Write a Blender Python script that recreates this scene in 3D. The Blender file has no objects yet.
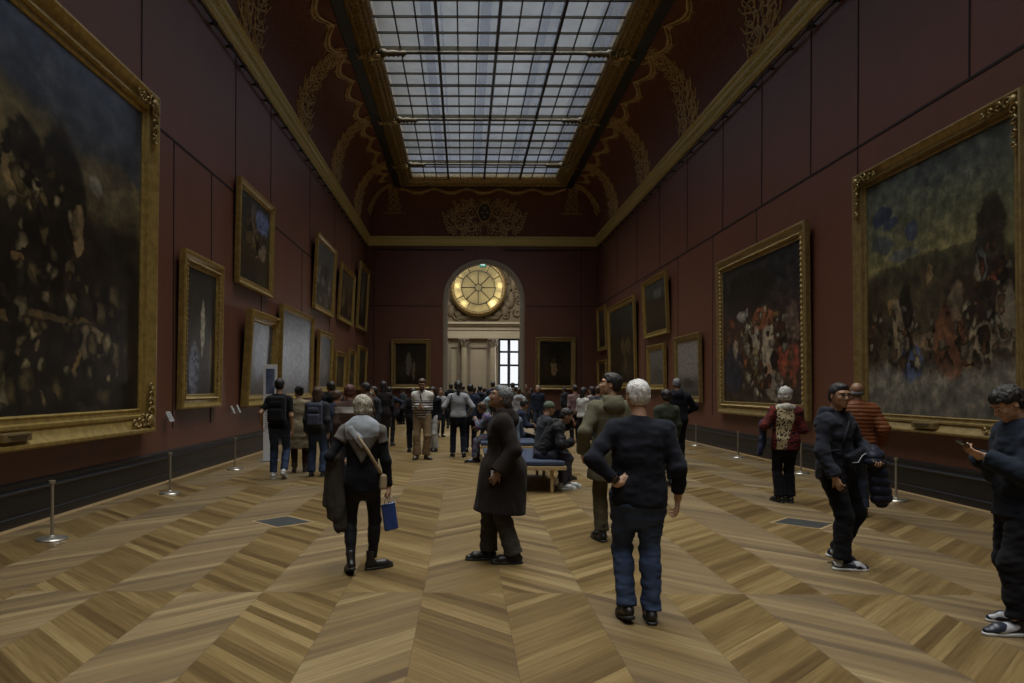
import bpy, bmesh, math, random
import numpy as np
from mathutils import Vector, Matrix
SC = bpy.context.scene
COL = SC.collection
R = math.radians
# ------------------------------------------------------------------ camera, world, light, exposure
EYE = 1.65
FPX = 735.0
VPX, VPY, ROLL = 464.0, 388.0, R(0.25)
cam_d = bpy.data.cameras.new('camera')
cam = bpy.data.objects.new('camera', cam_d)
COL.objects.link(cam)
cam_d.sensor_width = 36.0
cam_d.lens = 36.0 * FPX / 1024.0
cam_d.shift_x = (512 - VPX) / 1024.0
cam_d.shift_y = (VPY - 341.5) / 1024.0
cam_d.clip_end = 200
cam.matrix_world = Matrix.Translation((0, 0, EYE)) @ Matrix.Rotation(R(90), 4, 'X') @ Matrix.Rotation(ROLL, 4, 'Z')
SC.camera = cam

w = bpy.data.worlds.new('world'); SC.world = w; w.use_nodes = True
w.node_tree.nodes['Background'].inputs[0].default_value = (0.55, 0.62, 0.75, 1)
w.node_tree.nodes['Background'].inputs[1].default_value = 0.6
SC.view_settings.view_transform = 'Standard'
SC.view_settings.look = 'None'
SC.view_settings.gamma = 1.0
SC.view_settings.exposure = 0.0
SC.view_settings.use_curve_mapping = False
try:
    SC.cycles.use_denoising = True
    SC.cycles.max_bounces = 6
    SC.cycles.sample_clamp_indirect = 4.0
    SC.cycles.transparent_max_bounces = 12
except Exception:
    pass

# room numbers (metres): camera at x=0, y=0, looking along +y
XL, XR = -5.31, 7.27
YN, YF = -11.3, 40.2
CX = (XL + XR) / 2
GL, GR = XL + 2.64, XR - 2.64          # skylight glass
GN, GF = YN + 2.64, YF - 2.64
ZG = 12.45
BAY, TIE0 = 5.8, 34.85

def area_light(name, loc, sx, sy, energy, color, rot=(0, 0, 0), spread=180):
    d = bpy.data.lights.new(name, 'AREA'); d.shape = 'RECTANGLE'
    d.size, d.size_y, d.energy, d.color = sx, sy, energy, color
    d.spread = R(spread)
    o = bpy.data.objects.new(name, d); COL.objects.link(o)
    o.location = loc; o.rotation_euler = rot
    return o
# daylight falling through the glass roof: the bright loft above the panes, and an added boost
area_light('loft_daylight', (CX, (GN + GF) / 2, ZG + 1.5), GR - GL + 1.6, GF - GN + 1.6, 360, (0.62, 0.72, 1.0))
area_light('roof_daylight_boost', (CX, (GN + GF) / 2, ZG + 1.35), GR - GL, GF - GN, 4800, (1.0, 0.92, 0.74), spread=88)  # added warm lamp over the glass, narrow spread to brighten the floor below
# daylight and lamps of the stone hall beyond the arch
area_light('hall_window_daylight', (3.2, 51.7, 3.4), 1.5, 3.4, 60, (0.92, 0.95, 1.0), rot=(R(-90), 0, 0))
area_light('hall_ceiling_light', (1.1, 47.0, 11.2), 6.0, 5.0, 700, (1.0, 0.96, 0.88))

# ------------------------------------------------------------------ pixels of the photograph -> directions
def unroll(px, py):
    dx, dy = px - VPX, VPY - py
    return dx * math.cos(ROLL) - dy * math.sin(ROLL), dx * math.sin(ROLL) + dy * math.cos(ROLL)
def ground(px, py):
    dx, dy = unroll(px, py)
    y = -EYE * FPX / dy
    return dx * y / FPX, y
def at_depth(px, py, y):
    dx, dy = unroll(px, py)
    return dx * y / FPX, EYE + dy * y / FPX
def on_wall(X, px, py):
    dx, dy = unroll(px, py)
    y = X * FPX / dx
    return y, EYE + dy * y / FPX

# ------------------------------------------------------------------ object helpers
def tag(o, label=None, cat=None, group=None, kind=None):
    if label: o['label'] = label
    if cat: o['category'] = cat
    if group: o['group'] = group
    if kind: o['kind'] = kind
    return o
def empty(name, loc=(0, 0, 0), rz=0.0, label=None, cat=None, group=None, kind=None):
    o = bpy.data.objects.new(name, None); COL.objects.link(o)
    o.location = loc; o.rotation_euler = (0, 0, rz); o.empty_display_size = 0.2
    return tag(o, label, cat, group, kind)
def copy_tree(o, parent=None):
    c = o.copy(); COL.objects.link(c)
    if parent is not None: c.parent = parent
    for ch in o.children: copy_tree(ch, c)
    return c

class MB:
    def __init__(s): s.v = []; s.f = []; s.mi = []
    def add(s, vs, fs, m=0):
        b = len(s.v); s.v += [tuple(p) for p in vs]
        s.f += [tuple(b + i for i in f) for f in fs]; s.mi += [m] * len(fs); return s
    def box(s, x0, x1, y0, y1, z0, z1, m=0, M=None):
        vs = [Vector(p) for p in [(x0,y0,z0),(x1,y0,z0),(x1,y1,z0),(x0,y1,z0),(x0,y0,z1),(x1,y0,z1),(x1,y1,z1),(x0,y1,z1)]]
        if M is not None: vs = [M @ p for p in vs]
        return s.add(vs, [(0,3,2,1),(4,5,6,7),(0,1,5,4),(1,2,6,5),(2,3,7,6),(3,0,4,7)], m)
    def tube(s, pts, r, n=6, m=0, closed=False, caps=True):
        pts = [Vector(p) for p in pts]; N = len(pts)
        rs = r if isinstance(r, (list, tuple)) else [r] * N
        up = Vector((0.13, 0.21, 0.97)); vs = []; fs = []
        for i, p in enumerate(pts):
            a = pts[(i - 1) % N] if (closed or i > 0) else pts[i]
            b = pts[(i + 1) % N] if (closed or i < N - 1) else pts[i]
            t = (b - a)
            t = t.normalized() if t.length > 1e-9 else Vector((0, 0, 1))
            u = t.cross(up)
            if u.length < 1e-3: u = t.cross(Vector((1, 0, 0)))
            u.normalize(); v = t.cross(u).normalized()
            for k in range(n):
                a2 = 2 * math.pi * k / n
                vs.append(p + (u * math.cos(a2) + v * math.sin(a2)) * rs[i])
        for i in range(N if closed else N - 1):
            j = (i + 1) % N
            for k in range(n):
                l = (k + 1) % n
                fs.append((i * n + k, i * n + l, j * n + l, j * n + k))
        if caps and not closed:
            fs.append(tuple(range(n - 1, -1, -1))); fs.append(tuple((N - 1) * n + k for k in range(n)))
        return s.add(vs, fs, m)
    def lathe(s, prof, c=(0, 0, 0), n=24, m=0, M=None, caps=False):
        vs = []; fs = []; P = len(prof)
        for i in range(n):
            a = 2 * math.pi * i / n
            for (r, z) in prof:
                p = Vector((r * math.cos(a), r * math.sin(a), z))
                if M is not None: p = M @ p
                vs.append(p + Vector(c))
        for i in range(n):
            j = (i + 1) % n
            for k in range(P - 1):
                fs.append((i * P + k, j * P + k, j * P + k + 1, i * P + k + 1))
        if caps and prof[0][0] > 1e-6: fs.append(tuple(i * P for i in range(n - 1, -1, -1)))
        if caps and prof[-1][0] > 1e-6: fs.append(tuple(i * P + P - 1 for i in range(n)))
        return s.add(vs, fs, m)
    def ball(s, c, r, n=8, m=0):
        rr = r if isinstance(r, (tuple, list)) else (r, r, r)
        prof = [(max(1e-7, math.sin(math.pi * i / n)), -math.cos(math.pi * i / n)) for i in range(n + 1)]
        M = Matrix.Diagonal((rr[0], rr[1], rr[2])).to_4x4()
        return s.lathe(prof, c, max(8, n), m, M)
    def loop_sweep(s, rect, prof, m=0, closed_prof=False):
        """mitred sweep of a profile [(inset, z)] round a rectangle x0,x1,y0,y1"""
        x0, x1, y0, y1 = rect; vs = []; P = len(prof)
        for (ins, z) in prof:
            vs += [(x0 + ins, y0 + ins, z), (x1 - ins, y0 + ins, z), (x1 - ins, y1 - ins, z), (x0 + ins, y1 - ins, z)]
        fs = []
        for k in range(P if closed_prof else P - 1):
            l = (k + 1) % P
            for i in range(4):
                j = (i + 1) % 4
                fs.append((k * 4 + i, k * 4 + j, l * 4 + j, l * 4 + i))
        return s.add(vs, fs, m)
    def build(s, name, mats, parent=None, smooth=False, bevel=0, M=None, auto=None):
        me = bpy.data.meshes.new(name); me.from_pydata(s.v, [], s.f)
        mats = mats if isinstance(mats, (list, tuple)) else [mats]
        for mm in mats: me.materials.append(mm)
        if len(mats) > 1: me.polygons.foreach_set('material_index', s.mi)
        bm = bmesh.new(); bm.from_mesh(me)
        bmesh.ops.remove_doubles(bm, verts=bm.verts, dist=1e-5)
        bmesh.ops.recalc_face_normals(bm, faces=bm.faces); bm.to_mesh(me); bm.free()
        if smooth: me.polygons.foreach_set('use_smooth', [True] * len(me.polygons))
        if auto is not None:
            me.polygons.foreach_set('use_smooth', [True] * len(me.polygons))
            try: me.set_sharp_from_angle(angle=R(auto))
            except Exception: pass
        o = bpy.data.objects.new(name, me); COL.objects.link(o)
        if parent is not None: o.parent = parent
        if M is not None: o.matrix_local = M
        if bevel:
            b = o.modifiers.new('bevel', 'BEVEL'); b.width = bevel; b.segments = 2; b.limit_method = 'ANGLE'
        return o
def to_base(o):
    """move a single-mesh object's origin to the middle of its own base"""
    me = o.data; n = len(me.vertices); co = np.empty(n * 3, np.float32); me.vertices.foreach_get('co', co)
    co = co.reshape(-1, 3); c = np.array([(co[:, 0].min() + co[:, 0].max()) / 2, (co[:, 1].min() + co[:, 1].max()) / 2, co[:, 2].min()])
    me.vertices.foreach_set('co', (co - c).ravel().astype(np.float32)); me.update()
    o.matrix_world = o.matrix_basis @ Matrix.Translation(Vector([float(q) for q in c]))
    for ch in o.children:
        ch.location = Vector(ch.location) - Vector([float(q) for q in c])
    return o
def S(o): return tag(o, kind='structure')

# ------------------------------------------------------------------ node helper and materials
class NT:
    def __init__(s, name):
        s.m = bpy.data.materials.new(name); s.m.use_nodes = True; s.t = s.m.node_tree
        s.n = s.t.nodes; s.b = s.n['Principled BSDF']; s.out = s.n['Material Output']
    def new(s, typ, **kw):
        nd = s.n.new(typ)
        for k, v in kw.items(): setattr(nd, k, v)
        return nd
    def link(s, a, b): s.t.links.new(a, b)
    def put(s, sock, v):
        if hasattr(v, 'is_linked') or hasattr(v, 'links'): s.link(v, sock)
        else:
            if isinstance(v, (tuple, list)) and len(v) == 3 and len(getattr(sock, 'default_value', [0] * 3)) == 4: v = tuple(v) + (1,)
            sock.default_value = v
    def math(s, op, a, b=0.0, c=0.0, clamp=False):
        nd = s.new('ShaderNodeMath', operation=op); nd.use_clamp = clamp
        s.put(nd.inputs[0], a); s.put(nd.inputs[1], b)
        if op in ('MULTIPLY_ADD', 'SMOOTH_MIN', 'COMPARE', 'WRAP'): s.put(nd.inputs[2], c)
        return nd.outputs[0]
    def vmath(s, op, a, b=(0, 0, 0)):
        nd = s.new('ShaderNodeVectorMath', operation=op); s.put(nd.inputs[0], a)
        if op == 'SCALE': s.put(nd.inputs['Scale'], b)
        else: s.put(nd.inputs[1], b)
        return nd.outputs['Value'] if op in ('LENGTH', 'DOT_PRODUCT', 'DISTANCE') else nd.outputs[0]
    def mix(s, f, a, b, blend='MIX'):
        nd = s.new('ShaderNodeMix', data_type='RGBA', blend_type=blend)
        s.put(nd.inputs[0], f); s.put(nd.inputs[6], a); s.put(nd.inputs[7], b); return nd.outputs[2]
    def coord(s, which='Object'): return s.new('ShaderNodeTexCoord').outputs[which]
    def pos(s): return s.new('ShaderNodeNewGeometry').outputs['Position']
    def mapping(s, v, scale=(1, 1, 1), loc=(0, 0, 0), rot=(0, 0, 0)):
        nd = s.new('ShaderNodeMapping'); s.link(v, nd.inputs[0])
        nd.inputs['Scale'].default_value = scale; nd.inputs['Location'].default_value = loc; nd.inputs['Rotation'].default_value = rot
        return nd.outputs[0]
    def noise(s, v, scale, detail=3, rough=0.5, out='Fac', dist=0.0):
        nd = s.new('ShaderNodeTexNoise'); s.link(v, nd.inputs['Vector'])
        nd.inputs['Scale'].default_value = scale; nd.inputs['Detail'].default_value = detail
        nd.inputs['Roughness'].default_value = rough; nd.inputs['Distortion'].default_value = dist
        return nd.outputs[out]
    def voro(s, v, scale, out='Distance', feature='F1'):
        nd = s.new('ShaderNodeTexVoronoi', feature=feature); s.link(v, nd.inputs['Vector']); nd.inputs['Scale'].default_value = scale
        return nd.outputs[out]
    def ramp(s, f, stops):
        nd = s.new('ShaderNodeValToRGB'); s.link(f, nd.inputs[0]); e = nd.color_ramp.elements
        while len(e) < len(stops): e.new(0.5)
        for el, (p, c) in zip(e, stops): el.position = p; el.color = tuple(c) + (1,) if len(c) == 3 else c
        return nd.outputs[0]
    def sep(s, v):
        nd = s.new('ShaderNodeSeparateXYZ'); s.link(v, nd.inputs[0]); return nd.outputs
    def comb(s, x, y, z):
        nd = s.new('ShaderNodeCombineXYZ')
        for i, q in enumerate((x, y, z)): s.put(nd.inputs[i], q)
        return nd.outputs[0]
    def smooth(s, v, a, b):
        nd = s.new('ShaderNodeMapRange', interpolation_type='SMOOTHSTEP'); s.put(nd.inputs[0], v)
        nd.inputs[1].default_value = a; nd.inputs[2].default_value = b; return nd.outputs[0]
    def bump(s, h, strength=0.3, dist=0.01):
        nd = s.new('ShaderNodeBump'); s.link(h, nd.inputs['Height'])
        nd.inputs['Strength'].default_value = strength; nd.inputs['Distance'].default_value = dist
        s.link(nd.outputs[0], s.b.inputs['Normal'])
    def set(s, col=None, rough=None, metal=None, spec=None, **kw):
        if col is not None: s.put(s.b.inputs['Base Color'], col)
        if rough is not None: s.put(s.b.inputs['Roughness'], rough)
        if metal is not None: s.put(s.b.inputs['Metallic'], metal)
        if spec is not None: s.put(s.b.inputs['Specular IOR Level'], spec)
        for k, v in kw.items(): s.put(s.b.inputs[k], v)
        return s.m

def sc(c, k): return tuple(min(1, x * k) for x in c)
_cache = {}
def plain(name, col, rough=0.6, metal=0.0, vary=0.12, scale=6.0, bump=0.0, bscale=60.0, spec=0.5):
    if name in _cache: return _cache[name]
    t = NT(name); co = t.coord()
    c = t.mix(t.noise(co, scale, 4), sc(col, 1 - vary), sc(col, 1 + vary))
    if bump: t.bump(t.noise(co, bscale, 3), bump, 0.01)
    _cache[name] = t.set(c, rough, metal, spec); return _cache[name]
def cloth(name, col, vary=0.18, rough=0.92, weave=260.0, sheen=0.03):
    if name in _cache: return _cache[name]
    t = NT(name); co = t.coord()
    c = t.mix(t.noise(co, 9, 4), sc(col, 1 - vary), sc(col, 1 + vary))
    c = t.mix(t.noise(co, weave, 2), sc(col, 0.75), c)
    t.bump(t.math('ADD', t.noise(co, weave, 2), t.math('MULTIPLY', t.noise(co, 22, 3), 3.0)), 0.35, 0.004)
    _cache[name] = t.set(c, rough, 0, 0.12, **{'Sheen Weight': sheen}); return _cache[name]
def gold_mat(name, col, rough=0.38, metal=0.6, dark=0.6, scale=14, bs=40):
    if name in _cache: return _cache[name]
    t = NT(name); p = t.coord()
    n = t.noise(p, scale, 5, 0.6)
    c = t.mix(t.smooth(n, 0.35, 0.65), sc(col, dark), col)
    t.bump(t.noise(p, bs, 4), 0.2, 0.006)
    _cache[name] = t.set(c, rough, metal); return _cache[name]
# ------------------------------------------------------------------ setting materials
def mat_wall():
    t = NT('wine_red_fabric'); p = t.pos(); q = t.sep(p)
    n = t.noise(t.mapping(p, (1, 1, 0.35)), 1.6, 4, 0.6)
    c = t.mix(n, (0.116, 0.0440, 0.0255), (0.160, 0.0590, 0.0340))
    c = t.mix(t.math('MULTIPLY', t.noise(t.mapping(p, (1, 1, 0.05)), 38, 2), 0.35), c, (0.035, 0.012, 0.012))
    t.bump(t.noise(p, 300, 2), 0.25, 0.002)
    return t.set(c, 0.46, 0, 0.58)
def mat_cove():
    t = NT('wine_red_patterned_plaster'); p = t.pos()
    v = t.voro(t.mapping(p, (1, 1, 1.0), rot=(0, R(45), R(45))), 7.0)
    c = t.mix(t.smooth(v, 0.25, 0.55), (0.185, 0.078, 0.050), (0.120, 0.048, 0.033))
    c = t.mix(t.noise(p, 0.8, 3), c, (0.15, 0.062, 0.042))
    return t.set(c, 0.65, 0, 0.25)
def mat_floor():
    t = NT('oak_herringbone_parquet'); q = t.sep(t.pos()); X, Y = q[0], q[1]
    SW = 0.645
    i = t.math('FLOOR', t.math('DIVIDE', t.math('ADD', X, 2.90 + SW * 40), SW))
    j = t.math('FLOOR', t.math('DIVIDE', t.math('ADD', Y, -5.92 + 6.4 * 10), 6.4))
    par = t.math('MODULO', t.math('ADD', t.math('ADD', i, j), 1.0), 2.0)             # 0 / 1
    sgn = t.math('MULTIPLY_ADD', par, 2.0, -1.0)
    # planks run along (1, s)/sqrt2 ; across = (x - s y)/sqrt2
    al = t.math('MULTIPLY', t.math('ADD', X, t.math('MULTIPLY', sgn, Y)), 0.70711)
    ac = t.math('MULTIPLY', t.math('SUBTRACT', X, t.math('MULTIPLY', sgn, Y)), 0.70711)
    PW = 0.100
    k = t.math('DIVIDE', ac, PW); ki = t.math('FLOOR', k); kf = t.math('FRACT', k)
    wn = t.new('ShaderNodeTexWhiteNoise', noise_dimensions='3D'); t.link(t.comb(i, ki, j), wn.inputs[0])
    rnd = wn.outputs['Value']
    g = t.comb(t.math('MULTIPLY', al, 1.2), t.math('MULTIPLY', ac, 42.0), t.math('MULTIPLY', rnd, 37.0))
    grain = t.noise(g, 1.0, 5, 0.65)
    g2 = t.noise(t.comb(t.math('MULTIPLY', al, 3.0), t.math('MULTIPLY', ac, 14.0), rnd), 1.0, 3, 0.6)
    base = t.ramp(rnd, [(0.0, (0.080, 0.053, 0.021)), (0.2, (0.138, 0.094, 0.037)), (0.75, (0.192, 0.136, 0.056)), (1.0, (0.275, 0.204, 0.094))])
    c = t.mix(t.smooth(grain, 0.35, 0.7), base, t.mix(1.0, base, (0.55, 0.50, 0.45), 'MULTIPLY'))
    c = t.mix(t.math('MULTIPLY', g2, 0.35), c, (0.16, 0.10, 0.05))
    # dark joints between planks and between strips
    e1 = t.math('SUBTRACT', 0.5, t.math('ABSOLUTE', t.math('SUBTRACT', kf, 0.5)))
    sf = t.math('FRACT', t.math('DIVIDE', t.math('ADD', X, 2.90 + SW * 40), SW))
    e2 = t.math('SUBTRACT', 0.5, t.math('ABSOLUTE', t.math('SUBTRACT', sf, 0.5)))
    yf = t.math('FRACT', t.math('DIVIDE', t.math('ADD', Y, -5.92 + 6.4 * 10), 6.4))
    e3 = t.math('SUBTRACT', 0.5, t.math('ABSOLUTE', t.math('SUBTRACT', yf, 0.5)))
    gap = t.math('MAXIMUM', t.math('LESS_THAN', e1, 0.014), t.math('MAXIMUM', t.math('LESS_THAN', e2, 0.004), t.math('LESS_THAN', e3, 0.0005)))
    c = t.mix(t.math('MULTIPLY', gap, 0.55), c, (0.05, 0.028, 0.014))
    t.link(t.vmath('NORMALIZE', t.comb(1.0, t.math('MULTIPLY', sgn, -1.0), 0.0)), t.b.inputs['Tangent'])
    t.bump(grain, 0.10, 0.002)
    rough = t.math('MULTIPLY_ADD', g2, 0.12, 0.36)
    return t.set(c, rough, 0, 0.32, **{'Anisotropic': 0.72})
def mat_stone():
    t = NT('pale_limestone'); p = t.pos()
    br = t.new('ShaderNodeTexBrick'); t.link(t.mapping(p, (1, 1, 1), rot=(R(90), 0, 0)), br.inputs['Vector'])
    br.inputs['Scale'].default_value = 1.0; br.inputs['Brick Width'].default_value = 1.3; br.inputs['Row Height'].default_value = 0.42
    br.inputs['Mortar Size'].default_value = 0.008
    br.inputs['Color1'].default_value = (0.40, 0.355, 0.265, 1); br.inputs['Color2'].default_value = (0.36, 0.32, 0.24, 1); br.inputs['Mortar'].default_value = (0.22, 0.18, 0.12, 1)
    c = t.mix(t.noise(p, 2.2, 5), br.outputs[0], (0.42, 0.36, 0.26))
    return t.set(c, 0.8, 0, 0.3)
M_wall = mat_wall(); M_cove = mat_cove(); M_floor = mat_floor(); M_stone = mat_stone()
M_stone2 = plain('grey_limestone_moulding', (0.26, 0.22, 0.165), 0.75, 0, 0.15, 3, 0.2, 30)
M_carve = plain('carved_ochre_stone', (0.13, 0.098, 0.055), 0.7, 0, 0.45, 2.2, 0.8, 9)
M_seam = plain('dark_seam_batten', (0.012, 0.006, 0.006), 0.7)
M_black = plain('black_painted_wood', (0.007, 0.007, 0.009), 0.36, 0, 0.2, 4, 0.05, 30)
M_gold = gold_mat('gilded_plaster', (0.42, 0.31, 0.12))
M_goldc = gold_mat('pale_gilded_cornice', (0.66, 0.56, 0.23), 0.42, 0.35, 0.75, 22, 60)
M_goldd = gold_mat('aged_dark_gilding', (0.44, 0.31, 0.125), 0.42, 0.5, 0.5, 10, 30)
M_relief = gold_mat('dull_gilded_relief', (0.62, 0.45, 0.21), 0.5, 0.3, 0.6, 12, 40)
M_teal = plain('dark_teal_paint', (0.010, 0.014, 0.016), 0.5, 0, 0.3, 8)
M_iron = plain('dark_bronze_bar', (0.035, 0.028, 0.020), 0.5, 0.5)
M_tie = plain('olive_bronze_tie_bar', (0.050, 0.040, 0.022), 0.6, 0.2)
M_sock = plain('dull_bronze_socket', (0.085, 0.062, 0.03), 0.6, 0.2)
M_steel = plain('brushed_steel', (0.46, 0.44, 0.40), 0.32, 0.85, 0.08, 30)

# ------------------------------------------------------------------ shell
T = 0.4
def plane_struct(name, quads, mat, smooth=False):
    m = MB()
    for q in quads: m.box(*q)
    return S(m.build(name, mat))
floor_o = plane_struct('floor', [(XL - T, XR + T, YN - T, YF + 12.4, -0.3, 0.0)], M_floor)
ZW = 9.9
plane_struct('wall_left', [(XL - T, XL, YN - T, YF + T, 0.0, ZW)], M_wall)
plane_struct('wall_right', [(XR, XR + T, YN - T, YF + T, 0.0, ZW)], M_wall)
plane_struct('wall_near', [(XL, XR, YN - T, YN, 0.0, ZW)], M_wall)
# far wall with its arched opening
ACX, ARI, ASZ = 1.07, 2.0, 6.46
def arch_wall(y0, y1, x0, x1, ztop, cx, r, sz, n=28):
    m = MB()
    def two(a, b, c, d):   # quad a,b,c,d (x,z) on both faces
        m.add([(a[0], y0, a[1]), (b[0], y0, b[1]), (c[0], y0, c[1]), (d[0], y0, d[1])], [(0, 1, 2, 3)])
        m.add([(a[0], y1, a[1]), (b[0], y1, b[1]), (c[0], y1, c[1]), (d[0], y1, d[1])], [(3, 2, 1, 0)])
    two((x0, 0), (cx - r, 0), (cx - r, ztop), (x0, ztop)); two((cx + r, 0), (x1, 0), (x1, ztop), (cx + r, ztop))
    P = [(cx - r * math.cos(math.pi * i / n), sz + r * math.sin(math.pi * i / n)) for i in range(n + 1)]
    for a, b in zip(P[:-1], P[1:]):
        two(a, b, (b[0], ztop), (a[0], ztop))
        m.add([(a[0], y0, a[1]), (b[0], y0, b[1]), (b[0], y1, b[1]), (a[0], y1, a[1])], [(0, 1, 2, 3)])
    for x in (cx - r, cx + r):
        m.add([(x, y0, 0), (x, y1, 0), (x, y1, sz), (x, y0, sz)], [(0, 1, 2, 3)])
    m.add([(x0, y0, ztop), (x1, y0, ztop), (x1, y1, ztop), (x0, y1, ztop)], [(0, 1, 2, 3)])
    return m
S(arch_wall(YF, YF + T, XL, XR, ZW, ACX, ARI, ASZ).build('wall_far', M_wall))
# stone architrave round the arch
path = [(ACX - ARI - 0.0, 0.0)] + [(ACX - ARI * math.cos(math.pi * i / 36), ASZ + ARI * math.sin(math.pi * i / 36)) for i in range(37)] + [(ACX + ARI, 0.0)]
m = MB(); prof = [(-0.02, 0.36), (-0.02, -0.05), (0.03, -0.07), (0.15, -0.07), (0.18, -0.04), (0.22, -0.04), (0.24, 0.0)]
vs = []
for (x, z) in path:
    if z <= ASZ: nx, nz = (-1, 0) if x < ACX else (1, 0)
    else: nx, nz = (x - ACX) / ARI, (z - ASZ) / ARI
    vs += [(x + nx * o_, YF + d_, z + nz * o_) for (o_, d_) in prof]
fs = []; P = len(prof)
for i in range(len(path) - 1):
    for k in range(P - 1): fs.append((i * P + k, i * P + k + 1, (i + 1) * P + k + 1, (i + 1) * P + k))
m.add(vs, fs); S(m.build('trim_1', M_stone2, auto=30))

# ceiling: cove (all four sides), dark band, then the gilded frame of the skylight
rect = (XL, XR, YN, YF)
arc = [(0.20 + 1.42 * (1 - math.cos(a)), 9.87 + 2.33 * math.sin(a)) for a in [math.pi / 2 * i / 14 for i in range(15)]]
ceil = empty('ceiling', (0, 0, 0)); S(ceil)
m = MB(); m.loop_sweep(rect, [(-0.35, 9.87)] + arc); cv = m.build('cove', M_cove, ceil, auto=35)
m = MB(); m.loop_sweep(rect, [(1.60, 12.19), (1.64, 12.15), (1.95, 12.21), (1.99, 12.17)]); m.build('painted_band', M_teal, ceil)
fr_prof = [(1.97, 12.30), (1.97, 12.16), (2.02, 12.12), (2.10, 12.12), (2.14, 12.18), (2.24, 12.14), (2.34, 12.20), (2.40, 12.27), (2.46, 12.25), (2.50, 12.32), (2.58, 12.33), (2.64, 12.42), (2.66, 12.60)]
m = MB(); m.loop_sweep(rect, fr_prof)
S(m.build('trim_2', M_goldd, auto=25))
# bead course and egg course on the frame
m = MB()
def edge_pts(ins, step):
    x0, x1, y0, y1 = XL + ins, XR - ins, 8.0, YF - ins
    out = []
    n = int((y1 - y0) / step)
    for k in range(n + 1):
        yy = y0 + (y1 - y0) * k / n
        out.append((x0, yy, 0)); out.append((x1, yy, 0))
    n = int((x1 - x0) / step)
    for k in range(1, n): out.append((x0 + (x1 - x0) * k / n, y1, 1))
    return out
def octa(m, c, rx, ry, rz):
    m.add([(c[0] + rx, c[1], c[2]), (c[0], c[1] + ry, c[2]), (c[0] - rx, c[1], c[2]), (c[0], c[1] - ry, c[2]), (c[0], c[1], c[2] - rz), (c[0], c[1], c[2] + rz)],
          [(0, 1, 4), (1, 2, 4), (2, 3, 4), (3, 0, 4), (1, 0, 5), (2, 1, 5), (3, 2, 5), (0, 3, 5)])
for (x, y, e) in edge_pts(2.29, 0.22): octa(m, (x, y, 12.15), 0.075 if e == 0 else 0.10, 0.10 if e == 0 else 0.075, 0.07)
for (x, y, e) in edge_pts(2.06, 0.14): octa(m, (x, y, 12.11), 0.045, 0.06, 0.045)
for (x, y, e) in edge_pts(2.54, 0.12): octa(m, (x, y, 12.32), 0.02, 0.03, 0.03)
for (x, y, e) in edge_pts(2.17, 0.30): octa(m, (x, y, 12.14), 0.05 if e == 0 else 0.13, 0.13 if e == 0 else 0.05, 0.05)
for (x, y, e) in edge_pts(2.42, 0.26): octa(m, (x, y, 12.25), 0.06 if e == 0 else 0.10, 0.10 if e == 0 else 0.06, 0.05)
S(m.build('trim_3', M_gold))
# pale gilded cornice between wall and cove, with its picture rail below
co_prof = [(0.0, 9.28), (0.07, 9.28), (0.09, 9.33), (0.15, 9.35), (0.17, 9.42), (0.13, 9.44), (0.16, 9.50), (0.22, 9.58), (0.245, 9.60), (0.245, 9.64), (0.20, 9.66), (0.21, 9.70), (0.29, 9.72), (0.31, 9.76), (0.31, 9.80), (0.0, 9.82)]
co_prof = [(a * 0.66, 9.42 + (z - 9.28) * 0.93) for a, z in co_prof]
m = MB(); m.loop_sweep(rect, co_prof); S(m.build('trim_4', M_goldc, auto=25))
m = MB()
def dentil_row(ins, z, step, s):
    y = 6.0
    while y < YF - 0.3:
        for X_ in (XL + ins, XR - ins): m.box(X_ - s / 2, X_ + s / 2, y, y + step * 0.55, z - s / 2, z + s / 2)
        y += step
    x = XL + 0.3
    while x < XR - 0.3:
        m.box(x, x + step * 0.55, YF - ins - s / 2, YF - ins + s / 2, z - s / 2, z + s / 2); x += step
dentil_row(0.135, 9.66, 0.14, 0.05)
S(m.build('trim_5', M_goldc))
m = MB()
for sx, X_ in ((1, XL), (-1, XR)):
    m.tube([(X_ + sx * 0.11, YN, 9.2), (X_ + sx * 0.11, YF - 0.2, 9.2)], 0.024, 6)
    y = 1.0
    while y < YF - 0.4:
        m.box(min(X_, X_ + sx * 0.15), max(X_, X_ + sx * 0.15), y - 0.03, y + 0.03, 9.18, 9.22)
        m.box(min(X_ + sx * 0.09, X_ + sx * 0.13), max(X_ + sx * 0.09, X_ + sx * 0.13), y - 0.13, y + 0.13, 9.16, 9.24)
        y += 1.02
S(m.build('trim_6', M_seam))
m = MB()
m.box(XL + 0.2, ACX - 1.1, YF - 0.06, YF, 9.18, 9.22); m.box(ACX + 1.1, XR - 0.2, YF - 0.06, YF, 9.18, 9.22)
S(m.build('trim_7', M_seam))
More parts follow.
